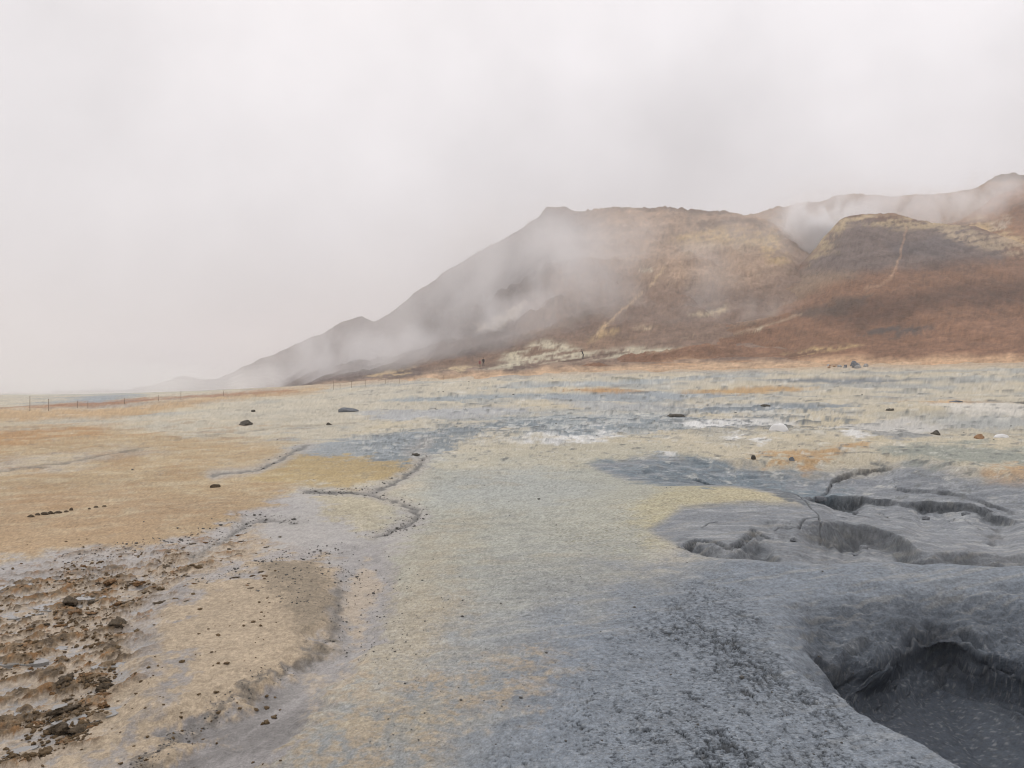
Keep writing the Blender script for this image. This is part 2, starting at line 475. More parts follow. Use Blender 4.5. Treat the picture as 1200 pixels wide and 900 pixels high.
    spk = sstep(0.12, 0.34, fbm(GX * 26, GYc * 26, 3, 91)) * region([(650, 620), (760, 570), (860, 560), (940, 595), (880, 615), (760, 640), (680, 650)], 16)
    paint(spk, alb((120, 112, 84)), 0.6)
    # --- mud basin tones
    BAS = [(690, 545), (760, 540), (860, 545), (950, 548), (1060, 546), (1160, 560), (1400, 575), (1400, 680), (1060, 664), (980, 668), (880, 664), (800, 642), (760, 622), (800, 602), (880, 598), (940, 598), (880, 584), (800, 574), (735, 563)]
    bas = region(BAS, 4, crisp=True)
    paint(bas, alb((126, 131, 136))); wet = np.maximum(wet, bas * 0.45)
    blue = region([(700, 545), (760, 540), (860, 546), (960, 552), (1000, 560), (960, 585), (900, 582), (800, 572), (740, 563)], 5)
    paint(blue, alb((112, 126, 134)), 0.9)
    paint(blue * sstep(0.05, 0.3, nC), alb((86, 98, 106)), 0.8)
    paint(region([(885, 573), (930, 572), (965, 574), (985, 588), (950, 596), (915, 592)], 3, amp=2.5), alb((84, 93, 99)), 0.8)
    paint(region([(740, 556), (800, 552), (860, 556), (930, 566), (860, 566), (790, 563)], 2.5, amp=2), alb((96, 108, 116)), 0.7)
    pale_flow = sstep(0.05, 0.4, fbm(GX * 1.2, GYc * 3.5, 4, 101)) * bas  # paler streaks of mud flow on the basin floor
    paint(pale_flow, alb((150, 154, 156)), 0.7)
    fl = fbm(GX * 2.2 + 2 * wA, GYc * 5.5, 5, 103, 0.62)
    paint(sstep(0.10, 0.3, fl) * bas, alb((166, 169, 170)), 0.6); paint(sstep(0.12, 0.35, -fl) * bas, alb((104, 109, 113)), 0.6)

    # ------------------------------------------------------------------ relief of the plain
    Z = GZ0.copy()
    Z += 0.035 * fbm(GX * 0.5, GYc * 0.5, 3, 111) * sstep(3, 7, GD) + 0.12 * fbm(GX * 0.16, GYc * 0.16, 4, 121) * sstep(14, 30, GD)
    Z += 0.22 * fbm(GX * 0.05, GYc * 0.05, 3, 131) * sstep(30, 60, GD) * (1 - sstep(0, 1, (GU < 300)))
    Z += 0.010 * wB * near + 0.05 * nC * sstep(14, 24, GD) * (1 - sstep(80, 120, GD)) + 0.10 * np.maximum(streak2, 0) * sstep(16, 26, GD) * (1 - sstep(60, 90, GD))
    def wsdf(px, z=0.0, amp=0.0, sc=3.0, seed=7):
        d = sdf_poly(GX, GY, plane_pts(px, z))
        if amp: d = d + amp * fbm(GX * sc, GYc * sc, 4, seed)
        return d
    def wline(px, z=0.0, amp=0.04, sc=2.5, seed=9):
        pts = plane_pts(px, z)
        return dist_line(GX + amp * fbm(GX * sc, GYc * sc, 3, seed), GY + amp * 2 * fbm(GX * sc, GYc * sc, 3, seed + 3), pts)
    def mask_of(d, w): return 1 - sstep(-w, w, d)

    # mud basin: a shallow sunken flat with broken ledges
    q_ = on_plane(855, 592, 0); Z += 0.16 * np.exp(-((GX - q_[0] - 0.25 * (GY - q_[1])) / 1.5) ** 2 - ((GY - q_[1]) / 1.5) ** 2)
    d_b = wsdf([(735, 560), (800, 550), (900, 550), (975, 551), (1050, 549), (1110, 560), (1200, 568), (1500, 580), (1800, 690), (1300, 684), (1060, 666), (980, 669), (890, 666), (860, 655), (900, 632), (960, 620), (975, 604), (930, 588), (840, 578), (780, 567)], 0, 0.10, 1.5)
    Z -= 0.05 * mask_of(d_b, 0.12) + 0.30 * (1 - sstep(-1.9, 0.30, d_b))
    inb = mask_of(d_b, 0.3)
    Z += inb * (0.030 * fbm(GX * 1.1, GYc * 2.0, 4, 141) + 0.012 * fbm(GX * 4, GYc * 6, 3, 151))
    def scarp(px, h, w, L, amp=0.06, z=0.0, dark=0.8, tone=(90, 95, 99), seed=5, fill=0.0, uc=1.0, e=0.022):
        """a broken ledge: ground on the camera's side of the line drops by h and recovers over L metres"""
        pts = np.array(plane_pts(px, z)); a = np.arctan2(pts[:, 0], pts[:, 1]); dl = np.hypot(pts[:, 0], pts[:, 1])
        o = np.argsort(a); a, dl = a[o], dl[o]
        aa = np.arctan2(GX, np.maximum(GY, 1e-3))
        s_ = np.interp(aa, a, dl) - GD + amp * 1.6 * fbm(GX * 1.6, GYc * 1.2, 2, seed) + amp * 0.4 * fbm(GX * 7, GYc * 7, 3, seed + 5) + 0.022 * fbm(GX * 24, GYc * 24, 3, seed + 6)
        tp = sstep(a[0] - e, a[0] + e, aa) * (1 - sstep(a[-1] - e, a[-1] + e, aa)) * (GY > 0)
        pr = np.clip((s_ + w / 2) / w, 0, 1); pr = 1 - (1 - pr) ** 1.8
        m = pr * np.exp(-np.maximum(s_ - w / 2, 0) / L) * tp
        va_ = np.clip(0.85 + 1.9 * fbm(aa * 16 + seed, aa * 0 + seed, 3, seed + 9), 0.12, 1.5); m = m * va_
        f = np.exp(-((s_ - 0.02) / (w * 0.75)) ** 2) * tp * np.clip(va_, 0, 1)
        f = f * (0.55 + 0.45 * sstep(-0.3, 0.1, wC)); paint(f, alb(tone), dark); paint(m * fill * (s_ > 0), alb((98, 103, 107)))  # damp mud tone, darkened to carry the shade of face and hollow
        return -h * m + m * 0.05 * fbm(GX * 6, GYc * 6, 3, seed + 7) * tp, f, 1.0 * uc * w * pr * np.exp(-np.maximum(s_ - w / 2, 0) / (2.2 * w)) * tp * np.clip(va_, 0, 1)
    dz = 0; RU = 0
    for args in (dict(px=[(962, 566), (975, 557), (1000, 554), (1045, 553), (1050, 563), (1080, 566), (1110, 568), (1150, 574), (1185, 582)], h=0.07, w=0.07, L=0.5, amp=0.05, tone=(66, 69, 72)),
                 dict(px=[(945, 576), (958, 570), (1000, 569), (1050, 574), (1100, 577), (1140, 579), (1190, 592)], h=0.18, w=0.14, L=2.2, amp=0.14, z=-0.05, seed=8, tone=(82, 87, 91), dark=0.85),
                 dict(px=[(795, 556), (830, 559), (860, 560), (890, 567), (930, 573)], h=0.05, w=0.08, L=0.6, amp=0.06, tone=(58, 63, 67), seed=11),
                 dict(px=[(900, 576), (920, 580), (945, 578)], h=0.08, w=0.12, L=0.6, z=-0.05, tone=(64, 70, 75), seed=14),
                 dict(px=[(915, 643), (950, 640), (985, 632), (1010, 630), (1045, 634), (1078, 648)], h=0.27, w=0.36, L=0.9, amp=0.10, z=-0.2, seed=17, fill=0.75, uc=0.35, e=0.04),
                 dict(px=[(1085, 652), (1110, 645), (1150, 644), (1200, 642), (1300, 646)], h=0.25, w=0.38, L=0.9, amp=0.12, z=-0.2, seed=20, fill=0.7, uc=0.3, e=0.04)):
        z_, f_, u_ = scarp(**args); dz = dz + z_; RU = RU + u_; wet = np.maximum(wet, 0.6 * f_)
    Z += dz
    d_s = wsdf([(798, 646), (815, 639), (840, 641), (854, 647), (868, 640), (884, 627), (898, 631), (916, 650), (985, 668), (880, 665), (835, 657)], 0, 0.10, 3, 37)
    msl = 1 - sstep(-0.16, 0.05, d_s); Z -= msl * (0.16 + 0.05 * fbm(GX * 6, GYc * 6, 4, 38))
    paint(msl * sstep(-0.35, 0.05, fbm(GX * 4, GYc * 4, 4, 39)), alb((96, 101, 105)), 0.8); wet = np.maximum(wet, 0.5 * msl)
    # cracks in damp mud, with their shade painted into the tone
    CR = [([(798, 645), (815, 638), (840, 640), (854, 646), (868, 639), (884, 626), (898, 630)], 0.05, 0), 
          ([(760, 566), (785, 570), (806, 570)], 0.05, 0),  # shade under the near bank's overhang, drawn as a dark line
          ([(935, 592), (942, 597), (951, 604), (958, 609), (961, 615), (960, 622)], 0.018, 0), ([(908, 625), (914, 622), (936, 621), (943, 615), (960, 612)], 0.02, 0),
          ([(974, 613), (998, 614)], 0.012, -.1), 
          ([(1025, 586), (1035, 588), (1040, 594), (1046, 598)], 0.013, -.15), ([(1060, 595), (1075, 592), (1085, 588), (1098, 592)], 0.012, -.15), ([(1108, 597), (1118, 592), (1130, 594), (1140, 601), (1152, 606)], 0.012, -.15),
          ([(1010, 598), (1040, 600), (1060, 599), (1090, 604), (1130, 604)], 0.010, -.15),
          ([(1175, 626), (1200, 625)], 0.018, -.15), 
          ([(822, 626), (832, 621), (842, 620)], 0.010, 0), ]
    for px, w, z in CR:
        dl = wline(px, z, 0.02) + 0.25 * w * fbm(GX * 9, GYc * 9, 2, 78)
        w *= 0.55
        m = (1 - sstep(w * 0.5, w * 1.5, dl)) * sstep(-0.5, 0.0, wC)
        Z -= 0.04 * m
        paint(m, alb((66, 69, 71)), 0.85)
    for px in ([(1158, 600), (1172, 601), (1170, 606)], [(1158, 610), (1168, 608), (1180, 611), (1168, 616), (1166, 623), (1158, 622)], [(995, 604), (1015, 600), (1045, 606), (1020, 611)], [(968, 590), (985, 594), (978, 598)]):
        m = mask_of(wsdf(px, -0.15, 0.06, 6, 77), 0.03); paint(m, alb((92, 95, 98)), 0.8); Z -= 0.03 * m; wet = np.maximum(wet, m * 0.8)

    # near mud pot: funnel, lumpy shelf, steep pit
    RIM = [(1135, 905), (1050, 860), (1000, 832), (950, 800), (926, 780), (912, 742), (905, 715), (930, 700), (985, 692), (1040, 690), (1120, 688), (1200, 690), (1400, 700), (1700, 780), (1800, 1000), (1500, 1300), (1250, 1000)]
    d_r = wsdf(RIM, 0, 0.10, 2.2, 47)
    shelf = 1 - sstep(-0.75, 0.06, d_r)
    steepn = 1 - sstep(-0.16, 0.05, d_r)
    nearside = sstep(770, 800, GV)          # the camera-side rim is an abrupt edge
    shelf2 = 1 - sstep(-0.42, 0.08, d_r)
    Z -= 0.32 * ((0.6 * shelf2 + 0.4 * shelf) * (1 - nearside) + steepn * nearside)
    lump = fbm(GX * 2.6, GYc * 2.6, 4, 161)
    lump2 = ridged(GX * 6, GYc * 6, 3, 171)
    PIT = [(938, 797), (960, 777), (990, 766), (1030, 768), (1056, 745), (1085, 737), (1130, 741), (1160, 756), (1200, 768), (1300, 800), (1500, 900), (1500, 1150), (1250, 1050), (1120, 930), (1050, 875), (1000, 840)]
    d_p = wsdf(PIT, -0.25, 0.10, 3.0, 57)
    pit_f = 1 - sstep(-0.34, 0.04, d_p)
    Z += shelf * (1 - sstep(0.0, 0.2, pit_f)) * (0.14 * lump + 0.05 * lump2)
    pitm = mask_of(d_p, 0.10)
    pit_s = 1 - sstep(-0.22, 0.03, d_p); pit_w = 1 - sstep(-1.0, 0.0, d_p)
    Z -= 0.30 * pit_s + 0.36 * pit_w
    pc = np.mean(np.array(plane_pts([(1060, 768), (1112, 740), (1200, 776), (1300, 800), (1200, 900), (1080, 860)], -0.25)), 0)
    ox, oy = GX - pc[0], GY - pc[1]; on_ = np.hypot(ox, oy) + 1e-6
    under = 0.20 * sstep(0.05, 0.9, pit_s) * (d_p < 0.1) * sstep(-0.95, -0.25, d_p) * (0.7 + 0.9 * fbm(GX * 1.6, GYc * 0.4, 3, 59)) * sstep(-0.4, 0.4, oy / on_)
    UX, UY = under * ox / on_ + RU * GX / GD, under * oy / on_ + RU * GY / GD
    wallc = sstep(0.02, 0.15, pit_f)
    Z += wallc * (0.09 * fbm(GX * 2.2, pit_f * 3.0, 4, 181, 0.6) + 0.035 * fbm(GX * 9, pit_f * 9, 4, 182, 0.6)) * (1 - 0.6 * sstep(0.9, 1.0, pit_f))
    nw = 1 - sstep(0.0, 0.12, pit_f)
    hl = wline([(952, 748), (975, 722), (1002, 703), (1060, 707), (1090, 721), (1140, 700), (1200, 714), (1300, 720)], -0.1, 0.12, 2.5) + 0.05 * fbm(GX * 6, GYc * 6, 4, 184)
    hlm = (1 - sstep(0.02, 0.13, hl)) * shelf * nw; Z -= 0.09 * hlm; paint(hlm, alb((84, 89, 95)), 0.7)  # shadowed hollows under the rim, their shade painted in
    hl2 = wline([(985, 770), (1010, 756), (1040, 742), (1062, 733)], -0.2, 0.06, 4) + 0.04 * fbm(GX * 7, GYc * 7, 3, 185)
    hm2 = (1 - sstep(0.01, 0.09, hl2)) * shelf; Z -= 0.05 * hm2; paint(hm2, alb((80, 85, 91)), 0.6)  # shade of the lower hollow, painted over its groove
    Z += shelf * nw * 0.020 * fbm(GX * 22, GYc * 22, 4, 183)
    lipc = np.array(on_plane(1075, 700, 0)); 
    for pp, rr, am in (((985, 725), 0.32, 0.10), ((1060, 712), 0.30, -0.05), ((950, 770), 0.25, -0.07), ((1005, 770), 0.30, 0.05), ((1120, 712), 0.35, 0.05)):
        q = on_plane(pp[0], pp[1], -0.2); Z += shelf * am * np.exp(-((GX - q[0]) ** 2 + ((GY - q[1]) * 1.2) ** 2) / rr ** 2)
    paint(shelf, alb((113, 121, 130)), 0.85)
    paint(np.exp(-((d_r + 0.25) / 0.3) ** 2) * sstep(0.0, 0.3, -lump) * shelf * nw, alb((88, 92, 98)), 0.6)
    paint(mask_of(d_r + 0.16, 0.14), alb((88, 95, 103)), 0.8); paint(mask_of(d_p + 0.02, 0.06), alb((76, 83, 92)), 0.9); wet = np.maximum(wet, pitm * 0.5)  # wet mud, with shade inside rim and pit painted into the tone
    # raised smooth saddle between pot and basin
    Z += 0.10 * np.exp(-((wline([(860, 676), (950, 678), (1060, 674), (1200, 681), (1400, 690)], 0)) / 0.35) ** 2)
    # dark crumbly crust, lower right
    grv = region([(700, 760), (800, 690), (880, 700), (926, 785), (1000, 834), (1140, 908), (1140, 1200), (560, 1200), (600, 880)], 26) * (1 - shelf)
    fl1, fl2 = GX * 0.97 + GYc * 0.21, -GX * 0.21 + GYc * 0.97           # along and across the drip lines
    cr1 = fbm(GX * 30 + 0.6 * wC, GYc * 34, 5, 191, 0.68); cr2 = fbm(fl1 * 17 + wC, fl2 * 13, 5, 192, 0.66)
    dense = 0.8 * ridged(fl1 * 2.6, fl2 * 0.8, 4, 201, 0.6) - 0.62 + 0.42 * sstep(690, 880, GU) + 0.6 * fbm(GX * 1.3, GYc * 1.3, 4, 202)
    cm = np.maximum(sstep(0.15, 0.24, cr1 + 0.40 * dense - 0.065), sstep(0.17, 0.27, cr2 + 0.42 * dense - 0.085)) * grv
    Z += grv * (0.010 * fbm(GX * 12, GYc * 12, 4, 211)) - 0.017 * cm
    paint(cm, alb((52, 54, 56)), 0.85)  # damp mud in the pits, blackened to stand for their shade
    fine = region([(480, 700), (620, 640), (800, 640), (930, 790), (1140, 910), (1140, 1200), (250, 1200)], 30)
    Z += fine * 0.006 * fbm(GX * 34, GYc * 34, 3, 221)
    c2 = sstep(0.22, 0.42, fbm(GX * 42, GYc * 52, 3, 231)) * fine
    paint(np.maximum(c2, sstep(0.20, 0.38, fbm(GX * 42, GYc * 52, 3, 231)) * shelf), alb((92, 94, 94)), 0.5)
    paint(sstep(0.24, 0.4, fbm(GX * 36, GYc * 44, 3, 232)) * np.maximum(fine, shelf) * near, alb((172, 174, 174)), 0.35)
    c3 = sstep(0.25, 0.45, fbm(GX * 55, GYc * 55, 3, 241)) * near
    col *= (1 - 0.16 * c3)[:, None]

    # left foreground crust: brown lumps over wet hollows
    crust = region([(-500, 700), (0, 682), (70, 655), (120, 645), (200, 640), (250, 625), (290, 640), (230, 680), (180, 720), (175, 770), (130, 830), (60, 900), (-60, 960), (-500, 1100)], 14, amp=6)
    rot = 0.85
    CX, CY = GX * math.cos(rot) + GY * math.sin(rot), -GX * math.sin(rot) + GY * math.cos(rot)
    lum1 = fbm(CX * 3.6 + 0.3 * wB, CY * 6.0 + 0.3 * wB, 6, 251, 0.70)
    crd = sstep(-0.25, 0.35, fbm(GX * 0.9, GY * 1.3, 3, 255) + 0.25 - 0.5 * sstep(110, 330, GU))
    lm = sstep(0.06, 0.15, lum1 + 0.14 * crd - 0.08) * crust
    lum3 = fbm(GX * 16, GY * 16, 4, 261, 0.65)
    lumg = fbm(CX * 3.6 + 0.3 * wB, CY * 6.0 + 0.3 * wB, 4, 251, 0.6)
    Z += crust * 0.055 * np.clip(lumg, -0.25, 0.5) + sstep(0.02, 0.2, lum1) * crust * (0.012 + 0.018 * fbm(GX * 16, GY * 16, 2, 261))
    brn = fbm(GX * 7, GY * 7, 4, 271, 0.65)
    paint(crust, alb((172, 160, 146)), 0.5)
    paint(lm, alb((128, 108, 82)), 0.9)
    paint(lm * sstep(0.02, 0.25, brn), alb((146, 108, 68)), 0.75)
    paint(lm * sstep(0.02, 0.22, -brn), alb((86, 76, 64)), 0.75)
    paint(lm * sstep(0.1, 0.3, -lum3), alb((74, 64, 54)), 0.6)
    hol = crust * sstep(0.10, 0.25, -lum1)
    paint(hol, alb((158, 158, 158)), 0.75); wet = np.maximum(wet, hol)
    # erosion lines on the sand fan
    fan = region([(150, 720), (300, 660), (400, 690), (395, 740), (180, 890), (60, 960), (60, 900), (170, 790)], 14)
    er = ridged(CX * 2.2, CY * 14, 3, 281)
    Z += fan * 0.008 * er
    paint(fan * sstep(0.72, 0.9, er), alb((158, 146, 126)), 0.5)
    # channel bed with a cut bank on its left side
    chg = region([(398, 640), (445, 630), (462, 690), (446, 738), (420, 780), (360, 836), (270, 940), (220, 1000), (60, 1000), (190, 880), (280, 826), (345, 785), (388, 750), (396, 700)], 13, geo=True)
    Z -= 0.05 * chg + 0.02 * flow
    bank = line([(398, 690), (392, 738), (372, 764), (332, 784), (272, 820), (200, 868), (140, 910)], 3.0, 2.5, warp=0.6)
    paint(bank, alb((108, 104, 98)), 0.75)
    Z += 0.04 * region([(200, 700), (340, 650), (394, 690), (390, 738), (330, 780), (250, 825), (150, 860), (150, 790)], 13, geo=True)
    paint(region([(300, 672), (372, 655), (396, 700), (388, 745), (350, 772), (352, 735), (330, 700)], 8, amp=8), alb((120, 112, 98)), 0.6)
    # rivulets
    for px, w, op in [([(250, 556), (300, 550), (330, 538), (345, 528), (362, 522)], 1.3, 0.7), ([(360, 575), (400, 577), (432, 577), (460, 566), (490, 548), (497, 536)], 1.6, 0.8),
                  ([(432, 577), (470, 590), (492, 600), (480, 612), (455, 622), (440, 628)], 1.6, 0.7), ([(497, 536), (480, 530), (500, 520)], 1.2, 0.6),
                  ([(0, 552), (60, 545), (110, 536), (175, 525)], 0.9, 0.5), ([(225, 655), (290, 610), (312, 606), (350, 612)], 1.2, 0.55),
                  ([(1120, 474), (1160, 471), (1200, 473)], 0.6, 0.4), ([(1158, 471), (1180, 472), (1220, 474)], 0.8, 0.9),
                  ([(780, 486), (806, 484), (800, 489), (788, 491)], 1.2, 0.8), ([(200, 515), (330, 500), (420, 495)], 0.7, 0.35)]:
        if op > 0.5 and px[0][1] > 500:
            dm = line(px, w + 4, 4); paint(dm, alb((158, 154, 147)), 0.7); wet = np.maximum(wet, dm * 0.5); Z -= 0.015 * dm
        m = line(px, w, 0.9)
        paint(m, alb((78, 78, 76)), op); Z -= 0.02 * m

    band = region([(400, 512), (560, 492), (700, 482), (900, 470), (1010, 490), (1000, 515), (860, 512), (700, 515), (560, 520), (440, 540)], 6, ku=0.3)
    for pp, rr, hgt in (((1135, 486), 4.5, 0.60), ((905, 517), 2.6, 0.32), ((835, 530), 1.6, 0.2), ((1010, 515), 2.2, 0.22), ((1110, 540), 2.6, 0.3), ((700, 500), 3.5, 0.28), ((560, 512), 2.5, 0.2), ((1180, 525), 2.0, 0.25), ((770, 535), 1.6, 0.16), ((640, 515), 2.0, 0.15)):
        q = at_ground(*pp); rd = np.hypot(GX - q[0], (GY - q[1]) * 0.8) / rr
        Z += 0.55 * hgt * np.exp(-rd ** 2) * (1 + 0.4 * nA)
    # small relief and mottling of the middle distance
    fb = sstep(10, 18, GD)
    dash = fbm(LA * 40 + 2 * nC, LD * 60, 5, 305, 0.62)
    paint(band * sstep(0.06, 0.22, dash), alb((112, 121, 125)), 0.75); paint(band * sstep(0.22, 0.34, dash), alb((88, 94, 98)), 0.6); paint(band * sstep(0.12, 0.28, -dash), alb((206, 205, 198)), 0.6)
    Z += band * 0.06 * fbm(LA * 40 + 2 * nC, LD * 60, 2, 305, 0.5)
    mot = fbm(LA * 46, LD * 40, 6, 301, 0.66); mot2 = fbm(LA * 38 + 5, LD * 34 + 5, 6, 311, 0.66); mz = fbm(LA * 26, LD * 50, 3, 321, 0.5); motz = fbm(LA * 46, LD * 40, 2, 301, 0.5)
    rough_r = 0.35 + 0.65 * sstep(330, 560, GU + 80 * nA)
    Z += fb * (1 - sstep(110, 160, GD)) * GD * (0.0032 * mz + 0.0012 * motz) * rough_r
    speck = sstep(0.14, 0.30, mot) * fb * (1 - sstep(95, 125, GD)) * rough_r * sstep(-0.2, 0.25, nA + 0.4)
    paint(speck, alb((122, 126, 124)), 0.6)
    speck2 = sstep(0.18, 0.34, mot2) * fb * (1 - sstep(95, 125, GD)) * rough_r
    paint(speck2, alb((208, 206, 196)), 0.55)
    paint(sstep(0.26, 0.4, mot) * fb * (1 - sstep(60, 90, GD)) * rough_r, alb((82, 84, 82)), 0.55)
    paint(sstep(80, 104, GD) * sstep(-0.42, -0.15, LA) * (1 - sstep(0.9, 1.2, LA)), alb((182, 158, 130)), 0.75)
    # gentle patchiness everywhere
    ds_ = fbm(GX * 1.2 + GYc * 0.5, GX * -3.0 + GYc * 7, 4, 371, 0.6)
    sb_ = sstep(440, 560, GU) * sstep(560, 620, GV) * near * (1 - shelf) * (1 - 0.85 * grv)
    paint(sstep(0.05, 0.3, ds_) * sb_, alb((176, 172, 160)), 0.28); paint(sstep(0.05, 0.3, -ds_) * sb_, alb((128, 131, 132)), 0.25)
    pt = fbm(GX * 0.35, GYc * 0.35, 4, 291)
    damp = 1 - wallc
    GYs = GY + 1.3 * (Z - GZ0); wB = fbm(GX * 5, GYs * 5, 4, 51); wC = fbm(GX * 22, GYs * 22, 4, 61)
    px1 = fbm(LA * 330, LD * 240 + (Z - GZ0) / GD * 420, 2, 331, 0.8); px2 = rng.normal(size=GX.shape).clip(-2, 2)
    k_ = 1 + damp * (0.16 * pt + 0.20 * wB * near + 0.12 * nC * (1 - near) + 0.26 * wC * near * (1 - 0.6 * wet) + (0.12 + 0.16 * near) * px1 * (1 - 0.6 * wet) + 0.06 * px2) + wallc * (0.25 * fbm(GX * 3, pit_f * 7, 5, 341, 0.65))
    col *= k_[:, None]
    return np.stack([GX + UX, GY + UY, Z], 1), col, wet, Z

# coarse-to-fine polar sheet out to the horizon; the window with the mud pots is cut out and filled with a finer sheet
A2, D2 = np.meshgrid(AZ, DS)
V1, C1, W1, Z = terrain(A2, D2)
i0, i1 = int(np.searchsorted(DS, 3.15)), int(np.searchsorted(DS, 17.0))
j0, j1 = int(np.searchsorted(AZ, 0.10)), len(az_in) - 2
qi = np.arange(NR - 1)[:, None] * NC; qj = np.arange(NC)[None, :]; qn = (qj + 1) % NC
Q = np.stack([qi + qj, qi + qn, qi + NC + qn, qi + NC + qj], -1)
keep = np.ones((NR - 1, NC), bool); keep[i0:i1, j0:j1] = False
Q1 = Q[keep]
fine_d = np.concatenate([np.linspace(DS[i], DS[i + 1], 4)[:-1] for i in range(i0, i1)] + [[DS[i1]]])
A3, D3 = np.meshgrid(AZ[j0:j1 + 1], fine_d)
Z3 = terrain(A3, D3)[3]
def edge_fade(n, k=40): return np.clip(np.minimum(np.arange(n), np.arange(n)[::-1]) / k, 0, 1)
fade = (edge_fade(A3.shape[0])[:, None] * edge_fade(A3.shape[1], 20)[None, :]).ravel()
V2, C2, W2, _ = terrain(A3, D3, fade * (Z3 - base_z(D3 * np.sin(A3), D3 * np.cos(A3)).ravel()))
n2r, n2c = A3.shape
pi_ = np.arange(n2r - 1)[:, None] * n2c; pj = np.arange(n2c - 1)[None, :]
Q2 = np.stack([pi_ + pj, pi_ + pj + 1, pi_ + n2c + pj + 1, pi_ + n2c + pj], -1).reshape(-1, 4) + len(V1)
used = np.zeros(len(V1) + len(V2), bool); QA = np.concatenate([Q1, Q2]); used[QA.ravel()] = True
ren = np.cumsum(used) - 1
print("ground quads", len(Q1), len(Q2))
me = faces_mesh("ground", np.concatenate([V1, V2])[used], ren[QA])
add_col(me, np.concatenate([C1, C2])[used]); add_float(me, np.concatenate([W1, W2])[used], "wet")
ground = link("ground", me, M_ground, kind="structure")
ZG = Z.reshape(NR, NC)[:, :len(az_in)]
def ground_z(x, y):
    d = math.hypot(x, y); a = math.atan2(x, y)
    i = int(np.clip(np.searchsorted(DS, d) - 1, 0, NR - 2)); f = (d - DS[i]) / (DS[i + 1] - DS[i])
    q = np.clip((a - az_in[0]) / (az_in[1] - az_in[0]), 0, len(az_in) - 1.001); j = int(q); g = q - j
    return float((ZG[i, j] * (1 - g) + ZG[i, j + 1] * g) * (1 - f) + (ZG[i + 1, j] * (1 - g) + ZG[i + 1, j + 1] * g) * f)
# ================================================================== hills
def hill(name, u0, u1, ctrl, paints, base, seed, nu=700, nt=230, rough=1.0, gully=1.0):
    """terrain of a hill: rows = foot, apron and ridge (photo row, distance in metres) per direction"""
    us = np.linspace(u0, u1, nu)
    c = np.array(ctrl, float)
    def cur(k, sm=5):
        y = np.interp(us, c[:, 0], c[:, k]); kk = np.ones(sm) / sm
        return np.convolve(np.pad(y, sm // 2, mode='edge'), kk, mode='valid')
    vf, df, va, da, vr, dr = [cur(k) for k in range(1, 7)]
    ts = np.concatenate([np.linspace(-0.25, 1, nt), np.linspace(1.012, 1.5, 26)])
    T, U = np.meshgrid(ts, us, indexing='ij')
    TA = 0.16
    ta = np.clip(T / TA, -2, 1); tb = np.clip((T - TA) / (1 - TA), 0, 1)
    Dd = df + (da - df) * ta + (dr - da) * tb + (dr - da) * np.maximum(T - 1, 0)
    g = 1 - (1 - tb) ** 1.6
    Vv = np.where(T < TA, vf + (va - vf) * ta, va + (vr - va) * g)
    X, Y, Zz = at_depth(U, Vv, Dd)
    over = np.maximum(T - 1, 0)
    Zz = Zz - (over * 2) ** 1.3 * (Zz - 1) * 0.7 - np.maximum(-T, 0) * 16
    bell = sstep(0.1, 0.35, T) * (1 - 0.75 * sstep(0.82, 1.0, T))
    Zz = Zz + bell * gully * (4.0 * fbm(X * 0.018, Y * 0.018, 4, seed) - 3.2 * np.maximum(ridged(X * 0.035 + Zz * 0.012, Y * 0.008 + Zz * 0.004, 4, seed + 9) - 0.55, 0) * 2)
    Zz = Zz + rough * (0.05 + 0.95 * sstep(0.08, 0.4, T)) * (4.2 * fbm(X * 0.05, Y * 0.05, 6, seed + 20, 0.68) + 1.2 * ridged(X * 0.25, Y * 0.10, 4, seed + 30, 0.6))
    X, Y, Zz, U, Vv = X.ravel(), Y.ravel(), Zz.ravel(), U.ravel(), Vv.ravel()
    T = T.ravel()
    pu, pv = project(X, Y, Zz)
    n1 = fbm(pu / 60, pv / 26, 4, seed + 40); n2 = fbm(pu / 17, pv / 8, 4, seed + 50); n3 = fbm(pu / 5, pv / 3, 3, seed + 60)
    n4 = fbm(pu / 60 + pv / 60, pv / 4.5 + pu / 26, 4, seed + 70)
    col = np.tile(base, (len(X), 1))
    wu, wv = pu + n1 * 16 + n2 * 6, pv + n1 * 7 + n2 * 3.5
    for kind, px, c_, soft, op in paints:
        px = np.asarray(px, float)
        if kind == 'p':
            m = 1 - sstep(-soft, soft, sdf_poly(wu * 0.7, wv, px * [0.7, 1]))
        elif kind == 's':       # broken streaky patch
            m = (1 - sstep(-soft, soft, sdf_poly(wu * 0.7, wv, px * [0.7, 1]) + 3 * n3 + 3 * n2)) * sstep(-0.22, 0.2, n4 + 0.5 * n2 + 0.4 * n3 + 0.06)
        else:
            m = 1 - sstep(soft * 0.5, soft, dist_line(pu + n2 * 3, pv + n2 * 1.5, px))
        m = (m * op)[:, None]
        col = col * (1 - m) + c_ * m
    n5 = fbm(pu / 2.2, pv / 1.8, 2, seed + 80)
    col = col * (1 + 0.24 * n1 + 0.34 * n2 + 0.36 * n3 + 0.30 * n4 + 0.22 * n5)[:, None]
    me = grid_mesh(name, np.stack([X, Y, Zz], 1), len(ts), nu)
    add_col(me, col)
    return link(name, me, M_hill, kind="structure")

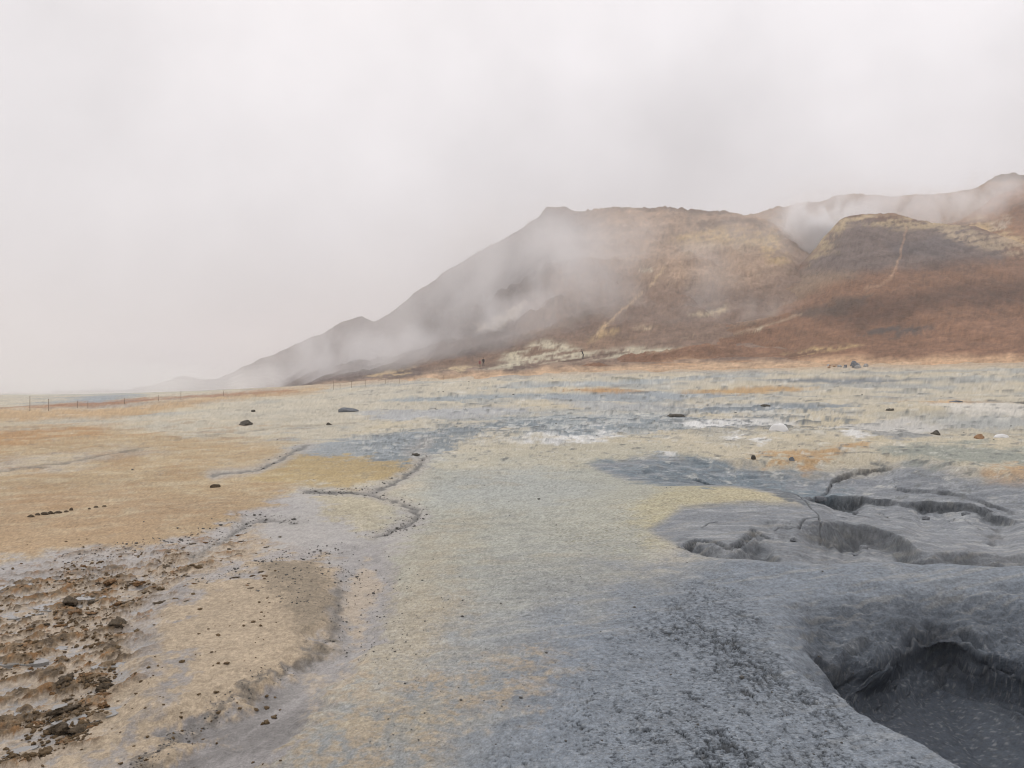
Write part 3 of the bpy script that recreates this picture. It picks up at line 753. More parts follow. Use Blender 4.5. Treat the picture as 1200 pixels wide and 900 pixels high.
HB = lambda c: lin(c) * 0.86
H1 = [  # u, v foot, d foot, v apron, d apron, v ridge, d ridge
 (60, 462, 560, 462, 580, 462, 720), (150, 462, 540, 461, 560, 459, 740), (190, 461, 520, 459, 545, 450, 760), (215, 460, 500, 458, 520, 442, 770), (243, 460, 470, 457, 490, 448, 740), (262, 459, 420, 456, 440, 444, 700),
 (300, 458, 300, 455, 330, 425, 640), (340, 456, 200, 452, 250, 409, 600), (375, 453, 150, 448, 205, 395, 570), (398, 450, 130, 445, 190, 379, 560), (424, 447, 118, 442, 182, 373, 545), (440, 445, 112, 440, 178, 380, 535), (452, 444, 110, 439, 176, 372, 520),
 (480, 442, 106, 437, 172, 351, 495), (520, 440, 104, 433, 168, 322, 470), (560, 437, 104, 429, 166, 298, 455), (600, 435, 104, 426, 162, 277, 440), (622, 435, 104, 424, 160, 264, 432), (632, 434, 104, 424, 160, 254, 428),
 (641, 434, 104, 423, 159, 245, 425), (656, 434, 104, 422, 158, 245, 420), (676, 433, 104, 421, 157, 251, 414), (700, 433, 104, 419, 156, 249, 408), (740, 432, 104, 416, 156, 245, 400), (800, 432, 104, 411, 155, 247, 392),
 (860, 431, 104, 407, 154, 250, 378), (882, 431, 104, 404, 154, 254, 370), (905, 430, 104, 402, 154, 263, 362), (930, 430, 104, 401, 154, 280, 352), (950, 430, 104, 400, 154, 293, 342), (1000, 429, 104, 398, 154, 330, 320), (1080, 428, 104, 398, 154, 370, 290)]
P1 = [
 ('p', [(60, 480), (60, 430), (300, 400), (440, 350), (640, 230), (700, 260), (660, 300), (620, 360), (600, 430), (400, 470)], HB((112, 100, 94)), 22, 0.9),
 ('p', [(540, 320), (600, 290), (620, 330), (560, 400), (470, 420), (480, 360)], HB((96, 86, 82)), 14, 0.6),
 ('p', [(690, 240), (910, 250), (940, 300), (890, 340), (760, 330), (690, 300)], HB((176, 151, 128)), 14, 0.85),
 ('p', [(640, 380), (760, 350), (900, 330), (900, 380), (800, 410), (640, 420)], HB((134, 112, 96)), 16, 0.7),
 ('p', [(810, 258), (890, 258), (895, 263), (860, 266), (820, 270)], HB((104, 86, 72)), 2.2, 0.7),  # shadow line of the cliff layer, painted into the tone
 ('p', [(720, 240), (880, 246), (870, 250), (730, 249)], HB((100, 90, 80)), 2.0, 0.5),
 ('s', [(850, 268), (905, 268), (930, 300), (905, 310), (885, 285), (780, 285), (790, 272)], HB((196, 170, 120)), 5, 0.7),
 ('s', [(790, 280), (880, 282), (880, 296), (800, 298)], HB((182, 164, 140)), 5, 0.6),
 ('p', [(560, 380), (590, 366), (622, 352), (606, 370), (575, 386), (556, 388)], HB((196, 184, 168)), 2.5, 0.85),
 ('p', [(800, 366), (830, 362), (856, 358), (852, 366), (826, 371)], HB((200, 182, 150)), 1.8, 0.8),
 ('p', [(748, 314), (760, 312), (762, 316), (750, 318)], HB((206, 194, 172)), 1.2, 0.8),
 ('s', [(750, 388), (775, 381), (772, 388), (752, 392)], HB((200, 180, 150)), 2, 0.8), ('s', [(800, 396), (812, 391), (812, 397)], HB((200, 180, 150)), 2, 0.7),
 ('s', [(664, 322), (680, 322), (676, 330), (664, 332)], HB((196, 180, 150)), 2, 0.7), ('s', [(670, 355), (680, 352), (676, 358)], HB((180, 160, 140)), 2, 0.7),
 ('p', [(380, 452), (500, 440), (700, 428), (1100, 418), (1100, 440), (700, 440), (380, 462)], HB((204, 174, 142)), 6, 0.9),
 ('p', [(480, 426), (700, 398), (760, 392), (700, 412), (500, 436)], HB((148, 120, 96)), 5, 0.6),
 ('s', [(595, 418), (640, 400), (660, 402), (690, 412), (745, 408), (800, 408), (780, 416), (700, 419), (640, 428), (560, 434)], HB((200, 192, 168)), 4, 0.9),
 ('s', [(424, 440), (450, 432), (484, 429), (486, 434), (440, 441)], HB((206, 182, 142)), 2, 0.9), ('s', [(505, 436), (530, 430), (562, 429), (540, 436)], HB((202, 182, 146)), 2, 0.8),
 ('s', [(590, 415), (606, 409), (616, 416), (602, 421)], HB((206, 196, 168)), 2, 0.9),
 ('l', [(700, 392), (712, 380), (724, 368), (742, 352), (756, 340), (770, 325), (779, 314)], HB((200, 174, 142)), 1.7, 0.8),
 ('s', [(690, 400), (712, 384), (726, 386), (705, 398)], HB((206, 178, 132)), 3, 0.8),
 ('l', [(655, 424), (680, 421), (700, 417), (740, 412)], HB((92, 70, 52)), 1.1, 0.7)]
hill("hill", 60, 1080, H1, P1, HB((140, 118, 102)), 300, nu=720, nt=190)

H3 = [(790, 330, 420, 325, 430, 285, 500), (850, 330, 420, 325, 430, 262, 500), (880, 330, 420, 322, 432, 252, 505), (900, 330, 420, 320, 432, 248, 508), (930, 330, 420, 318, 432, 241, 510), (960, 330, 420, 316, 432, 237, 512), (985, 330, 420, 315, 432, 230, 515),
 (1000, 330, 420, 315, 432, 229, 518), (1040, 330, 420, 315, 432, 231, 520), (1100, 330, 420, 312, 432, 229, 520), (1140, 330, 420, 308, 432, 222, 522), (1160, 330, 420, 305, 432, 212, 524), (1175, 330, 420, 302, 432, 205, 526), (1190, 330, 420, 300, 432, 203, 526), (1212, 330, 420, 300, 432, 207, 526), (1300, 330, 420, 300, 432, 196, 530), (1500, 330, 420, 300, 432, 190, 540)]
P3 = [('s', [(900, 255), (980, 243), (1060, 240), (1060, 250), (920, 262)], HB((188, 166, 134)), 4, 0.6), ('p', [(1150, 215), (1180, 203), (1215, 203), (1200, 212)], HB((92, 88, 80)), 3, 0.7)]
hill("far_ridge", 790, 1500, H3, P3, HB((160, 136, 114)), 340, nu=420, nt=90)

H4 = [(1040, 300, 325, 297, 332, 285, 385), (1090, 300, 325, 295, 332, 274, 390), (1120, 300, 325, 292, 332, 262, 395), (1140, 300, 325, 290, 332, 250, 398), (1165, 300, 325, 288, 332, 236, 402), (1185, 300, 325, 286, 332, 225, 405), (1200, 300, 325, 285, 332, 215, 408), (1300, 300, 325, 282, 332, 180, 415), (1500, 300, 325, 280, 332, 165, 420)]
P4 = [('s', [(1125, 262), (1150, 252), (1165, 262), (1200, 280), (1300, 290), (1300, 305), (1150, 296), (1110, 276)], HB((206, 182, 138)), 5, 0.8), ('s', [(1160, 262), (1182, 252), (1182, 262), (1166, 272)], HB((206, 192, 172)), 3, 0.8), ('s', [(1180, 240), (1300, 205), (1300, 235), (1190, 262)], HB((96, 76, 62)), 5, 0.7)]
hill("hill_shoulder", 1040, 1500, H4, P4, HB((156, 114, 80)), 360, nu=330, nt=110)

H2 = [(660, 446, 106, 446, 112, 446, 130), (690, 438, 106, 437, 113, 436, 135), (720, 434, 106, 431, 115, 426, 145), (760, 432, 106, 428, 116, 415, 160), (800, 432, 106, 426, 118, 405, 180), (850, 431, 106, 423, 121, 381, 215), (880, 431, 106, 420, 123, 362, 240), (905, 430, 106, 418, 124, 342, 260), (935, 430, 106, 416, 125, 315, 280),
 (950, 430, 106, 414, 126, 297, 286), (965, 429, 106, 413, 126, 280, 291), (985, 429, 106, 412, 127, 258, 296), (1000, 429, 106, 411, 127, 252, 299), (1030, 428, 106, 410, 128, 251, 303), (1060, 428, 106, 409, 128, 255, 306), (1100, 427, 106, 408, 128, 263, 308), (1150, 427, 106, 407, 128, 270, 308), (1180, 426, 106, 406, 128, 280, 306), (1200, 426, 106, 405, 128, 288, 304), (1300, 424, 106, 402, 128, 296, 300), (1500, 420, 106, 398, 128, 300, 300)]
P2 = [
 ('p', [(935, 312), (985, 255), (1130, 260), (1180, 285), (1170, 305), (1100, 312), (1000, 322), (930, 335)], HB((118, 106, 100)), 8, 0.95),
 ('p', [(850, 385), (940, 318), (1010, 318), (960, 340), (900, 372)], HB((150, 128, 106)), 7, 0.8),
 ('s', [(940, 312), (975, 262), (1000, 249), (1060, 251), (1130, 262), (1140, 270), (1060, 268), (1000, 262), (965, 295)], HB((182, 162, 128)), 4, 0.9),
 ('s', [(1100, 266), (1200, 276), (1300, 290), (1300, 304), (1180, 298), (1110, 282)], HB((188, 168, 138)), 4, 0.7),
 ('p', [(1040, 284), (1110, 278), (1140, 292), (1100, 302), (1050, 300)], HB((98, 92, 92)), 5, 0.7),
 ('p', [(960, 378), (1010, 352), (1120, 335), (1300, 318), (1300, 350), (1120, 362), (1000, 382)], HB((96, 72, 58)), 8, 0.8),
 ('p', [(930, 372), (980, 350), (1030, 345), (1020, 358), (960, 374)], HB((92, 78, 68)), 4, 0.85),
 ('s', [(1000, 388), (1050, 380), (1100, 377), (1100, 386), (1040, 396), (1000, 394)], HB((76, 72, 70)), 4, 0.85),
 ('p', [(1075, 310), (1110, 304), (1160, 302), (1140, 310), (1090, 316)], HB((96, 76, 66)), 3, 0.6),
 ('p', [(1100, 380), (1300, 350), (1300, 430), (1060, 420)], HB((148, 112, 88)), 12, 0.7),
 ('p', [(660, 436), (800, 424), (900, 421), (1300, 416), (1300, 440), (660, 442)], HB((202, 168, 134)), 6, 0.9),
 ('s', [(915, 414), (950, 407), (1010, 403), (990, 409), (930, 416)], HB((204, 178, 130)), 3, 0.85),
 ('l', [(1062, 268), (1058, 284), (1055, 298), (1051, 312), (1044, 325), (1034, 333), (1014, 339)], HB((184, 152, 124)), 1.6, 0.55),
 ('l', [(938, 368), (915, 376), (890, 384), (850, 394), (815, 402), (780, 411), (760, 414)], HB((190, 172, 146)), 1.9, 0.4),
 ('s', [(872, 388), (890, 382), (888, 388)], HB((214, 200, 172)), 2, 0.9)]
hill("hill_spur", 660, 1500, H2, P2, HB((136, 103, 80)), 320, nu=620, nt=180, gully=0.8, rough=0.55)

# ================================================================== loose things
def simple_mat(name, c, var=0.25, scale=40, rough=0.9, c2=None, bump=0.004, spec=0.25):
    m, N, L = new_mat(name)
    out = N.new("ShaderNodeOutputMaterial"); bs = N.new("ShaderNodeBsdfPrincipled"); L.new(bs.outputs[0], out.inputs["Surface"])
    geo = N.new("ShaderNodeNewGeometry"); n = N.new("ShaderNodeTexNoise"); n.inputs["Scale"].default_value = scale
    n.inputs["Detail"].default_value = 5; n.inputs["Roughness"].default_value = 0.7; L.new(geo.outputs["Position"], n.inputs["Vector"])
    cr = N.new("ShaderNodeValToRGB"); c = np.asarray(c); c2 = c * (1 + var) if c2 is None else np.asarray(c2)
    cr.color_ramp.elements[0].position = 0.35; cr.color_ramp.elements[1].position = 0.65
    cr.color_ramp.elements[0].color = (*(c * (1 - var)), 1); cr.color_ramp.elements[1].color = (*c2, 1)
    L.new(n.outputs["Fac"], cr.inputs[0]); L.new(cr.outputs[0], bs.inputs["Base Color"])
    bs.inputs["Roughness"].default_value = rough; bs.inputs["Specular IOR Level"].default_value = spec
    if bump:
        b = N.new("ShaderNodeBump"); b.inputs["Distance"].default_value = bump; L.new(n.outputs["Fac"], b.inputs["Height"]); L.new(b.outputs[0], bs.inputs["Normal"])
    return m
M_clod = [simple_mat("brown_clod", alb((112, 94, 70)), 0.5, 70, bump=0.012), simple_mat("rusty_clod", alb((128, 98, 66)), 0.5, 70, bump=0.012), simple_mat("dark_clod", alb((92, 80, 64)), 0.5, 70, bump=0.012)]
M_pebble = simple_mat("dark_pebble", alb((98, 96, 92)), 0.3, 60)
M_dark_rock = simple_mat("dark_rock", alb((92, 88, 80)), 0.4, 9)
M_grey_rock = simple_mat("grey_rock", alb((110, 114, 118)), 0.35, 5)
M_white_rock = simple_mat("white_crust", alb((238, 238, 236)), 0.04, 9)
M_pale_rock = simple_mat("pale_rock", alb((168, 168, 166)), 0.25, 5)
M_tan_rock = simple_mat("tan_rock", alb((160, 128, 98)), 0.3, 9)

def stone_mesh(name, seed, sub=2, flat=0.6, rough=0.35, mat=None, long=1.0):
    """unit-wide lump sitting on z = 0, sunk a little"""
    r_ = np.random.default_rng(seed)
    bm = bmesh.new(); bmesh.ops.create_icosphere(bm, subdivisions=sub, radius=0.5)
    P = np.array([v.co for v in bm.verts]); nrm = P / np.linalg.norm(P, axis=1)[:, None]
    k = np.zeros(len(P))
    for o, (f, a_) in enumerate(((2.2, 1.0), (4.7, 0.5), (9, 0.3))):
        k += a_ * (fbm(nrm[:, 0] * f + seed, nrm[:, 1] * f + nrm[:, 2] * f * 0.7, 1, seed % 50) + fbm(nrm[:, 2] * f + seed * 1.7, nrm[:, 1] * f - nrm[:, 0] * f * 0.6, 1, (seed + 7) % 50)) * 0.5
    P = P * (1 + rough * k)[:, None]
    for _ in range(3):                               # a few broken faces
        n = r_.normal(size=3); n /= np.linalg.norm(n); h = r_.uniform(0.26, 0.42)
        e = P @ n - h; P = P - np.where(e > 0, e, 0)[:, None] * n
    P *= [long, 1.0, flat]; P[:, 2] += 0.5 * flat * 0.55
    for v, p in zip(bm.verts, P): v.co = p
    me = bpy.data.meshes.new(name); bm.to_mesh(me); bm.free()
    me.polygons.foreach_set("use_smooth", np.ones(len(me.polygons), bool))
    if mat: me.materials.append(mat)
    return me
def put(name, me, x, y, sx, sz=None, rz=0.0, z=None, sink=0.0, **props):
    o = bpy.data.objects.new(name, me); COL.objects.link(o)
    zz = (ground_z(x, y) if z is None else z) - sink
    o.location = (x, y, zz); o.rotation_euler = (0, 0, rz); o.scale = (sx, sx * 0.85, sx if sz is None else sz)
    for k, v in props.items(): o[k] = v
    return o
def rock(u, v, wpx, hpx, mat, label, cat, seed, name, rz=0.0, long=1.0, rough=0.4, group=None):
    x, y = at_ground(u, v); d = math.hypot(x, y) * math.cos(math.atan2(x, y))
    me = stone_mesh(name, seed, 3, 1.0, rough, mat, long)
    p = dict(label=label, category=cat)
    if group: p["group"] = group
    w, h = wpx * d / F, hpx * d / F
    o = put(name, me, x, y, w / max(long, 0.8), h * 1.5, rz, sink=0.3 * h, **p)
    return o
rock(288, 498, 15, 8, M_dark_rock, "dark arched rock standing alone on the pale flat left of centre", "rock", 11, "rock", long=1.2, rough=0.6)
rock(297, 483, 5, 3.2, M_dark_rock, "small dark stone just behind the dark arched rock", "stone", 12, "stone")
rock(386, 498, 7, 4, M_dark_rock, "small dark stone in front of the low grey mound on the pale flat", "stone", 13, "stone")
rock(408, 483, 24, 7, M_grey_rock, "low dark grey mound of ash on the pale flat left of centre", "mound", 14, "ash_mound", long=1.5, rough=0.2)
rock(912, 511, 23, 13, M_white_rock, "rounded bright white block on the honeycombed crust behind the mud basin", "rock", 15, "rock", long=1.2, rough=0.15)
rock(1096, 514, 13, 7, M_dark_rock, "dark brown rock alone on the tan flat at the right", "rock", 16, "rock", long=1.1)
rock(883, 542, 6, 6, M_dark_rock, "small dark cone of mud at the far edge of the blue mud basin", "mud cone", 17, "mud_cone", rough=0.2)
rock(928, 543, 6, 5, M_grey_rock, "small grey lump right of the dark mud cone by the orange streak", "stone", 18, "stone")
rock(252, 571, 12, 5, M_clod[2], "flat dark brown clod on the tan sand above the left stream", "clod", 19, "clod", long=1.3)
rock(487, 532, 10, 3.5, M_dark_rock, "dark flat stone at the head of the rivulet right of the tan island", "stone", 20, "stone", long=1.5)
rock(792, 489, 20, 4.5, M_dark_rock, "dark flat slab at the left end of the white salt crust", "slab", 21, "rock_slab", long=1.8)
rock(1148, 523, 11, 6, M_tan_rock, "reddish brown lump on the tan flat at the far right", "rock", 22, "rock")
rock(1174, 518, 18, 6, M_white_rock, "pale flat block beside the reddish lump at the far right", "rock", 23, "rock", long=1.5, rough=0.2)
rock(1120, 475, 16, 3.5, M_grey_rock, "long grey stone at the foot of the pale swell on the right", "stone", 24, "stone", long=1.8)
rock(897, 477, 12, 3, M_dark_rock, "low dark stone on the grey streak behind the honeycombed crust", "stone", 25, "stone", long=1.7)
rock(1044, 487, 12, 3, M_dark_rock, "small dark stone right of the white salt patches on the tan flat", "stone", 26, "stone", long=1.6)
r0 = np.random.default_rng(33)
for k in range(22):
    u, v = 950 + 68 * r0.beta(2.6, 1.5), 431 + r0.uniform(-2.5, 1.5)
    s_ = r0.uniform(4, 8) * (1.3 if abs(u - 1003) < 10 else 0.8)
    rock(u, v, s_, s_ * r0.uniform(0.5, 0.85), [M_grey_rock, M_pale_rock, M_tan_rock, M_pale_rock][k % 4], f"{('grey', 'pale', 'tan', 'pale')[k % 4]} rock in the heap at the foot of the brown hill", "rock", 40 + k, "rock", rz=r0.uniform(0, 3), group=f"{('grey', 'pale', 'tan', 'pale')[k % 4]} rocks heaped at the foot of the hill")
ORD0 = ['first', 'second', 'third', 'fourth', 'fifth', 'sixth', 'seventh', 'eighth', 'ninth', 'tenth']
for k, (u, v, w, h) in enumerate(((36, 606, 8, 3), (44, 604, 6, 3), (52, 603, 9, 3.5), (60, 602, 8, 4), (68, 601, 9, 3), (77, 600, 6, 2.5), (84, 598, 5, 3), (105, 597, 4, 2), (113, 595, 6, 2), (122, 594, 5, 2))):
    rock(u, v, w, h, M_clod[2], f"{ORD0[k]} dark clod from the left in the short row on the orange sand", "clod", 60 + k, "clod", long=1.2, group="row of clods on the orange sand")

# ---- clods of the left foreground
variants = [stone_mesh("clod", 100 + k, 3, 0.55, 1.15, M_clod[k % 3], 1.0 + 0.25 * (k % 3)) for k in range(9)]
def inside(u, v, poly):
    return bool(sdf_poly(np.array([u]), np.array([v]), poly)[0] < 0)
ZONES = [([(0, 690), (60, 662), (130, 648), (210, 640), (240, 660), (150, 720), (140, 780), (110, 860), (40, 900), (0, 900)], 210, 0.036, "crumbly clod among the wet hollows at the left front", "clods on the left front crust"),
         ([(200, 640), (260, 622), (330, 626), (330, 650), (260, 668), (200, 672)], 40, 0.034, "clod on the pale sand between the two grey flows", "clods between the grey flows"),
         ([(200, 668), (300, 664), (320, 690), (230, 730), (160, 740), (140, 700)], 26, 0.032, "clod on the banded sand below the middle grey flow", "clods below the middle flow")]
ORD = ['first', 'second', 'third', 'fourth', 'fifth', 'sixth', 'seventh', 'eighth', 'ninth', 'tenth', 'eleventh', 'twelfth']
TONE = ['brown', 'rusty', 'dark']
for me_ in variants: me_.name = 'clod'
cand = []
for zi, (poly, n, size, label, group) in enumerate(ZONES):
    P_ = np.array(poly); k = 0
    while k < n:
        u, v = rng.uniform(P_[:, 0].min(), P_[:, 0].max()), rng.uniform(P_[:, 1].min(), P_[:, 1].max())
        if not inside(u, v, poly): continue
        x, y = (float(q) for q in on_plane(u, v, 0))
        if fbm(np.array([x * 1.8]), np.array([y * 1.8]), 3, 401)[0] < rng.uniform(-0.25, 0.25): continue
        s_ = float(np.clip(size * rng.lognormal(0, 0.45), 0.022, 0.12))
        vi = int(rng.integers(9)); tone = TONE[vi % 3]
        o = put("clod", variants[vi], x, y, s_, s_ * rng.uniform(0.55, 0.95), rng.uniform(0, 6.28), sink=0.006, category="clod",
                label=f"{('small ', '', 'large ')[int(s_ > size * 0.8) + int(s_ > size * 1.35)]}{tone} {label}", group=f"{('small ', '', 'large ')[int(s_ > size * 0.8) + int(s_ > size * 1.35)]}{tone} {group}")
        cand.append((s_ / math.hypot(x, y), zi, tone, o))
        k += 1

for zi in range(3):                          # the biggest of each tone is told apart by its size
    for tone in TONE:
        c_ = sorted((c for c in cand if c[1] == zi and c[2] == tone), key=lambda c: -c[0])
        if c_:
            o = c_[0][3]; o["label"] = f"biggest {tone} {ZONES[zi][3]}"; del o["group"]

# ---- gravel too small to pick apart
def scatter(name, pts, sizes, mat, label=None, seed=3):
    r_ = np.random.default_rng(seed)
    bm = bmesh.new(); bmesh.ops.create_icosphere(bm, subdivisions=1, radius=0.5)
    bv = np.array([v.co for v in bm.verts]); bf = np.array([[v.index for v in f.verts] for f in bm.faces]); bm.free()
    n = len(pts); V = np.zeros((n, len(bv), 3))
    for i in range(n):
        q = bv * (1 + 0.35 * r_.normal(size=(len(bv), 1)).clip(-1, 1)) * [1, r_.uniform(0.6, 1), r_.uniform(0.4, 0.75)] * sizes[i]
        a_ = r_.uniform(0, 6.28); c_, s_ = math.cos(a_), math.sin(a_)
        V[i] = np.stack([q[:, 0] * c_ - q[:, 1] * s_, q[:, 0] * s_ + q[:, 1] * c_, q[:, 2] + 0.12 * sizes[i]], 1) + pts[i]
    Fs = (bf[None] + (np.arange(n) * len(bv))[:, None, None]).reshape(-1, 3)
    me = faces_mesh(name, V.reshape(-1, 3), Fs)
    return link(name, me, mat, kind="stuff")
def sprinkle(n, fn):
    out = []
    while len(out) < n:
        p = fn()
        if p is None: continue
        out.append(p)
    return out
def along(px, spread):
    px = np.array(px, float); L_ = np.hypot(*np.diff(px, axis=0).T); i = rng.choice(len(L_), p=L_ / L_.sum()); t = rng.uniform()
    p = px[i] * (1 - t) + px[i + 1] * t
    return p[0] + rng.normal() * spread * 2, p[1] + rng.normal() * spread * 0.6
LINES = [([(345, 528), (320, 545), (300, 552)], 2), ([(360, 577), (400, 577), (432, 577), (460, 566), (490, 548), (497, 536)], 3), ([(432, 577), (470, 590), (492, 602), (480, 614), (455, 622), (440, 630)], 5), ([(470, 612), (492, 604), (480, 622), (450, 630)], 7),
         ([(360, 576), (380, 580), (420, 578)], 5), ([(240, 640), (290, 612), (312, 606), (350, 612)], 3), ([(300, 668), (350, 655), (400, 645)], 7), ([(330, 690), (360, 680), (395, 668)], 9), ([(320, 700), (350, 715), (370, 700)], 10), ([(150, 905), (210, 862), (280, 815), (340, 782)], 4), ([(372, 764), (392, 738), (398, 700)], 4),
         ([(230, 688), (300, 668), (330, 660)], 5), ([(70, 655), (150, 640), (230, 628), (300, 605)], 6), ([(395, 660), (450, 700), (440, 770)], 16)]
pts, sz = [], []
for px, sp in LINES:
    L_ = sum(math.hypot(b[0] - a[0], b[1] - a[1]) for a, b in zip(px, px[1:]))
    for _ in range(int(L_ * (0.55 + 0.10 * sp))):
        u, v = along(px, sp); x, y = (float(q) for q in on_plane(u, v, 0)); d = math.hypot(x, y)
        s_ = min(0.05, max(0.005, d * 0.0014 * rng.lognormal(0, 0.5))); pts.append((x, y, ground_z(x, y))); sz.append(s_)
scatter("pebbles", pts, sz, M_pebble)
pts, sz = [], []
for _ in range(9000):
    u, v = rng.uniform(0, 330), rng.uniform(630, 900)
    w_ = sdf_poly(np.array([u]), np.array([v]), ZONES[0][0])[0]
    if w_ > 0 and rng.uniform() > 0.06: continue
    x, y = (float(q) for q in on_plane(u, v, 0))
    if fbm(np.array([x * 1.8]), np.array([y * 1.8]), 3, 401)[0] < rng.uniform(-0.3, 0.3): continue
    pts.append((x, y, ground_z(x, y))); sz.append(float(np.clip(0.015 * rng.lognormal(0, 0.5), 0.006, 0.035)))
scatter("crumbs", pts, sz, M_clod[0], seed=5)
pts, sz = [], []
for _ in range(220):
    d = math.exp(rng.uniform(math.log(9), math.log(80))); a_ = rng.uniform(-0.5, 0.6); x, y = d * math.sin(a_), d * math.cos(a_)
    if a_ < -0.12 and rng.uniform() < 0.75: continue
    pts.append((x, y, ground_z(x, y))); sz.append(min(0.2, d * 0.0011 * rng.lognormal(0, 0.55)))
scatter("scattered_pebbles", pts, sz, M_pebble, seed=6)
pts, sz = [], []
for _ in range(500):
    u, v = rng.uniform(420, 1000), rng.uniform(560, 890); x, y = (float(q) for q in on_plane(u, v, 0))
    pts.append((x, y, ground_z(x, y))); sz.append(float(0.007 * rng.lognormal(0, 0.5)))
scatter("grit", pts, sz, M_pebble, seed=8)

# ---- puddles between the crusts
M_water = simple_mat("muddy_water", alb((140, 139, 136)), 0.05, 3, rough=0.12, bump=0, spec=0.5)
def puddle(u, v, w, l, rz, lift=0.004):
    x, y = (float(q) for q in on_plane(u, v, 0))
    zs = [ground_z(x + w * 0.35 * math.cos(t), y + l * 0.35 * math.sin(t)) for t in np.linspace(0, 6.28, 12)] + [ground_z(x, y)]
    z = float(np.percentile(zs, 30)) + lift
    bm = bmesh.new(); n = 28; ring = []
    for k in range(n):
        t = 2 * math.pi * k / n; r_ = 1 + 0.28 * math.sin(2 * t + u) + 0.16 * math.sin(3 * t + v) + 0.08 * math.sin(7 * t)
        ring.append(bm.verts.new((0.5 * w * r_ * math.cos(t), 0.5 * l * r_ * math.sin(t), 0)))
    low = [bm.verts.new((p.co.x * 1.02, p.co.y * 1.02, -0.03)) for p in ring]
    bm.faces.new(ring)
    for k in range(n): bm.faces.new((ring[k], low[k], low[(k + 1) % n], ring[(k + 1) % n]))
    me = bpy.data.meshes.new("puddle"); bm.to_mesh(me); bm.free()
    o = link("puddle", me, M_water, kind="structure"); o.location = (x, y, z); o.rotation_euler = (0, 0, rz)
for a in ((28, 777, 0.22, 0.16, .5), (108, 842, 0.26, 0.16, .6), (128, 782, 0.16, 0.13, .5), (72, 828, 0.16, 0.10, .5), (12, 690, 0.30, 0.22, .4), (66, 712, 0.30, 0.2, .4), (105, 700, 0.26, 0.18, .4), (30, 838, 0.16, 0.10, .5), (80, 803, 0.16, 0.10, .5), (14, 880, 0.14, 0.1, .5), (115, 664, 0.3, 0.14, .3), (20, 722, 0.24, 0.14, .4), (60, 760, 0.2, 0.1, .4)):
    puddle(*a)

# ---- grey lumps fallen from the ledges of the mud basin
M_lump = simple_mat("grey_mud_lump", alb((118, 122, 126)), 0.3, 30, bump=0.01)
for k, (u, v, w) in enumerate(((961, 583, 11), (972, 588, 8), (946, 586, 9), (1003, 592, 7), (1012, 646, 12), (1004, 652, 7), (1085, 598, 8), (1132, 597, 7), (930, 655, 8))):
    x, y = (float(q) for q in on_plane(u, v, -0.25)); d = math.hypot(x, y)
    put("mud_lump", stone_mesh("mud_lump", 300 + k, 3, 0.7, 0.5, M_lump, 1.2), x, y, w * d / F, None, k * 1.3, sink=0.01, category="mud lump", label=f"{ORD[k]} grey mud lump in the string below the broken ledges of the mud basin", group="lumps below the basin ledges")

# ---- wet mud in the bottom of the near pot
cx, cy = (float(q) for q in on_plane(1190, 850, -0.82))
n = 150; gx, gy = np.meshgrid(np.linspace(-1.3, 3.2, n), np.linspace(-1.5, 1.6, n)); X_, Y_ = gx.ravel() + cx, gy.ravel() + cy
zz = -0.95 + 0.045 * fbm(X_ * 2.2, Y_ * 3.6, 4, 411) + 0.020 * ridged(X_ * 3 + 0.4 * fbm(X_ * 2, Y_ * 2, 2, 5), Y_ * 5, 3, 421)
me = grid_mesh("mud_pool", np.stack([X_, Y_, zz], 1), n, n)
M_mud = simple_mat("wet_grey_mud", alb((76, 82, 90)), 0.18, 24, rough=0.45, bump=0.006)
link("mud_pool", me, M_mud, kind="structure")

# ---- stakes marking the edge of the safe ground
def stake_mesh():
    bm = bmesh.new(); n = 8; prev = None
    for z, r_ in ((-0.15, 0.019), (0.0, 0.019), (0.5, 0.018), (0.86, 0.017), (0.885, 0.022), (0.93, 0.022), (0.95, 0.012)):
        ring = [bm.verts.new((r_ * math.cos(6.2832 * k / n), r_ * math.sin(6.2832 * k / n), z)) for k in range(n)]
        if prev:
            for k in range(n): bm.faces.new((prev[k], prev[(k + 1) % n], ring[(k + 1) % n], ring[k]))
        prev = ring
    bm.faces.new(prev); me = bpy.data.meshes.new("marker_stake"); bm.to_mesh(me); bm.free()
    me.materials.append(simple_mat("weathered_stake", alb((146, 130, 114)), 0.25, 12)); return me
sm = stake_mesh()
for k, (u, v, s_) in enumerate(((35, 481, 1.05), (57, 481.5, 0.85), (91, 478.5, 0.55), (103, 478, 0.5), (146, 474, 0.5), (186, 470.5, 0.5), (212, 468.5, 0.8), (262, 464, 0.5), (391, 456, 0.95), (398.5, 456, 0.7), (412, 455, 0.75), (428, 453.5, 0.7), (452, 450.5, 0.6), (468, 449, 0.55), (520, 444.5, 0.6))):
    x, y = at_ground(u, v)
    o = put("marker_stake", sm, x, y, 1.0, s_, z=ground_z(x, y))
    o.scale = (1.0, 1.0, s_); o["category"] = "stake"
    if k == 0: o["label"] = "tallest thin stake on the brown band at the far left edge"
    elif k == 1: o["label"] = "short thin stake just right of the tallest one on the brown band"
    elif k < 8: o["label"] = f"{ORD[k]} thin stake from the left along the brown band at the left horizon"; o["group"] = "stakes along the left brown band"
    elif k == 8: o["label"] = "thin tall stake on the tan slope edge, leftmost of the row behind the grey mound"
    else: o["label"] = f"{ORD[k - 8]} thin faint stake from the left in the row on the tan slope edge"; o["group"] = "stakes along the tan slope edge"

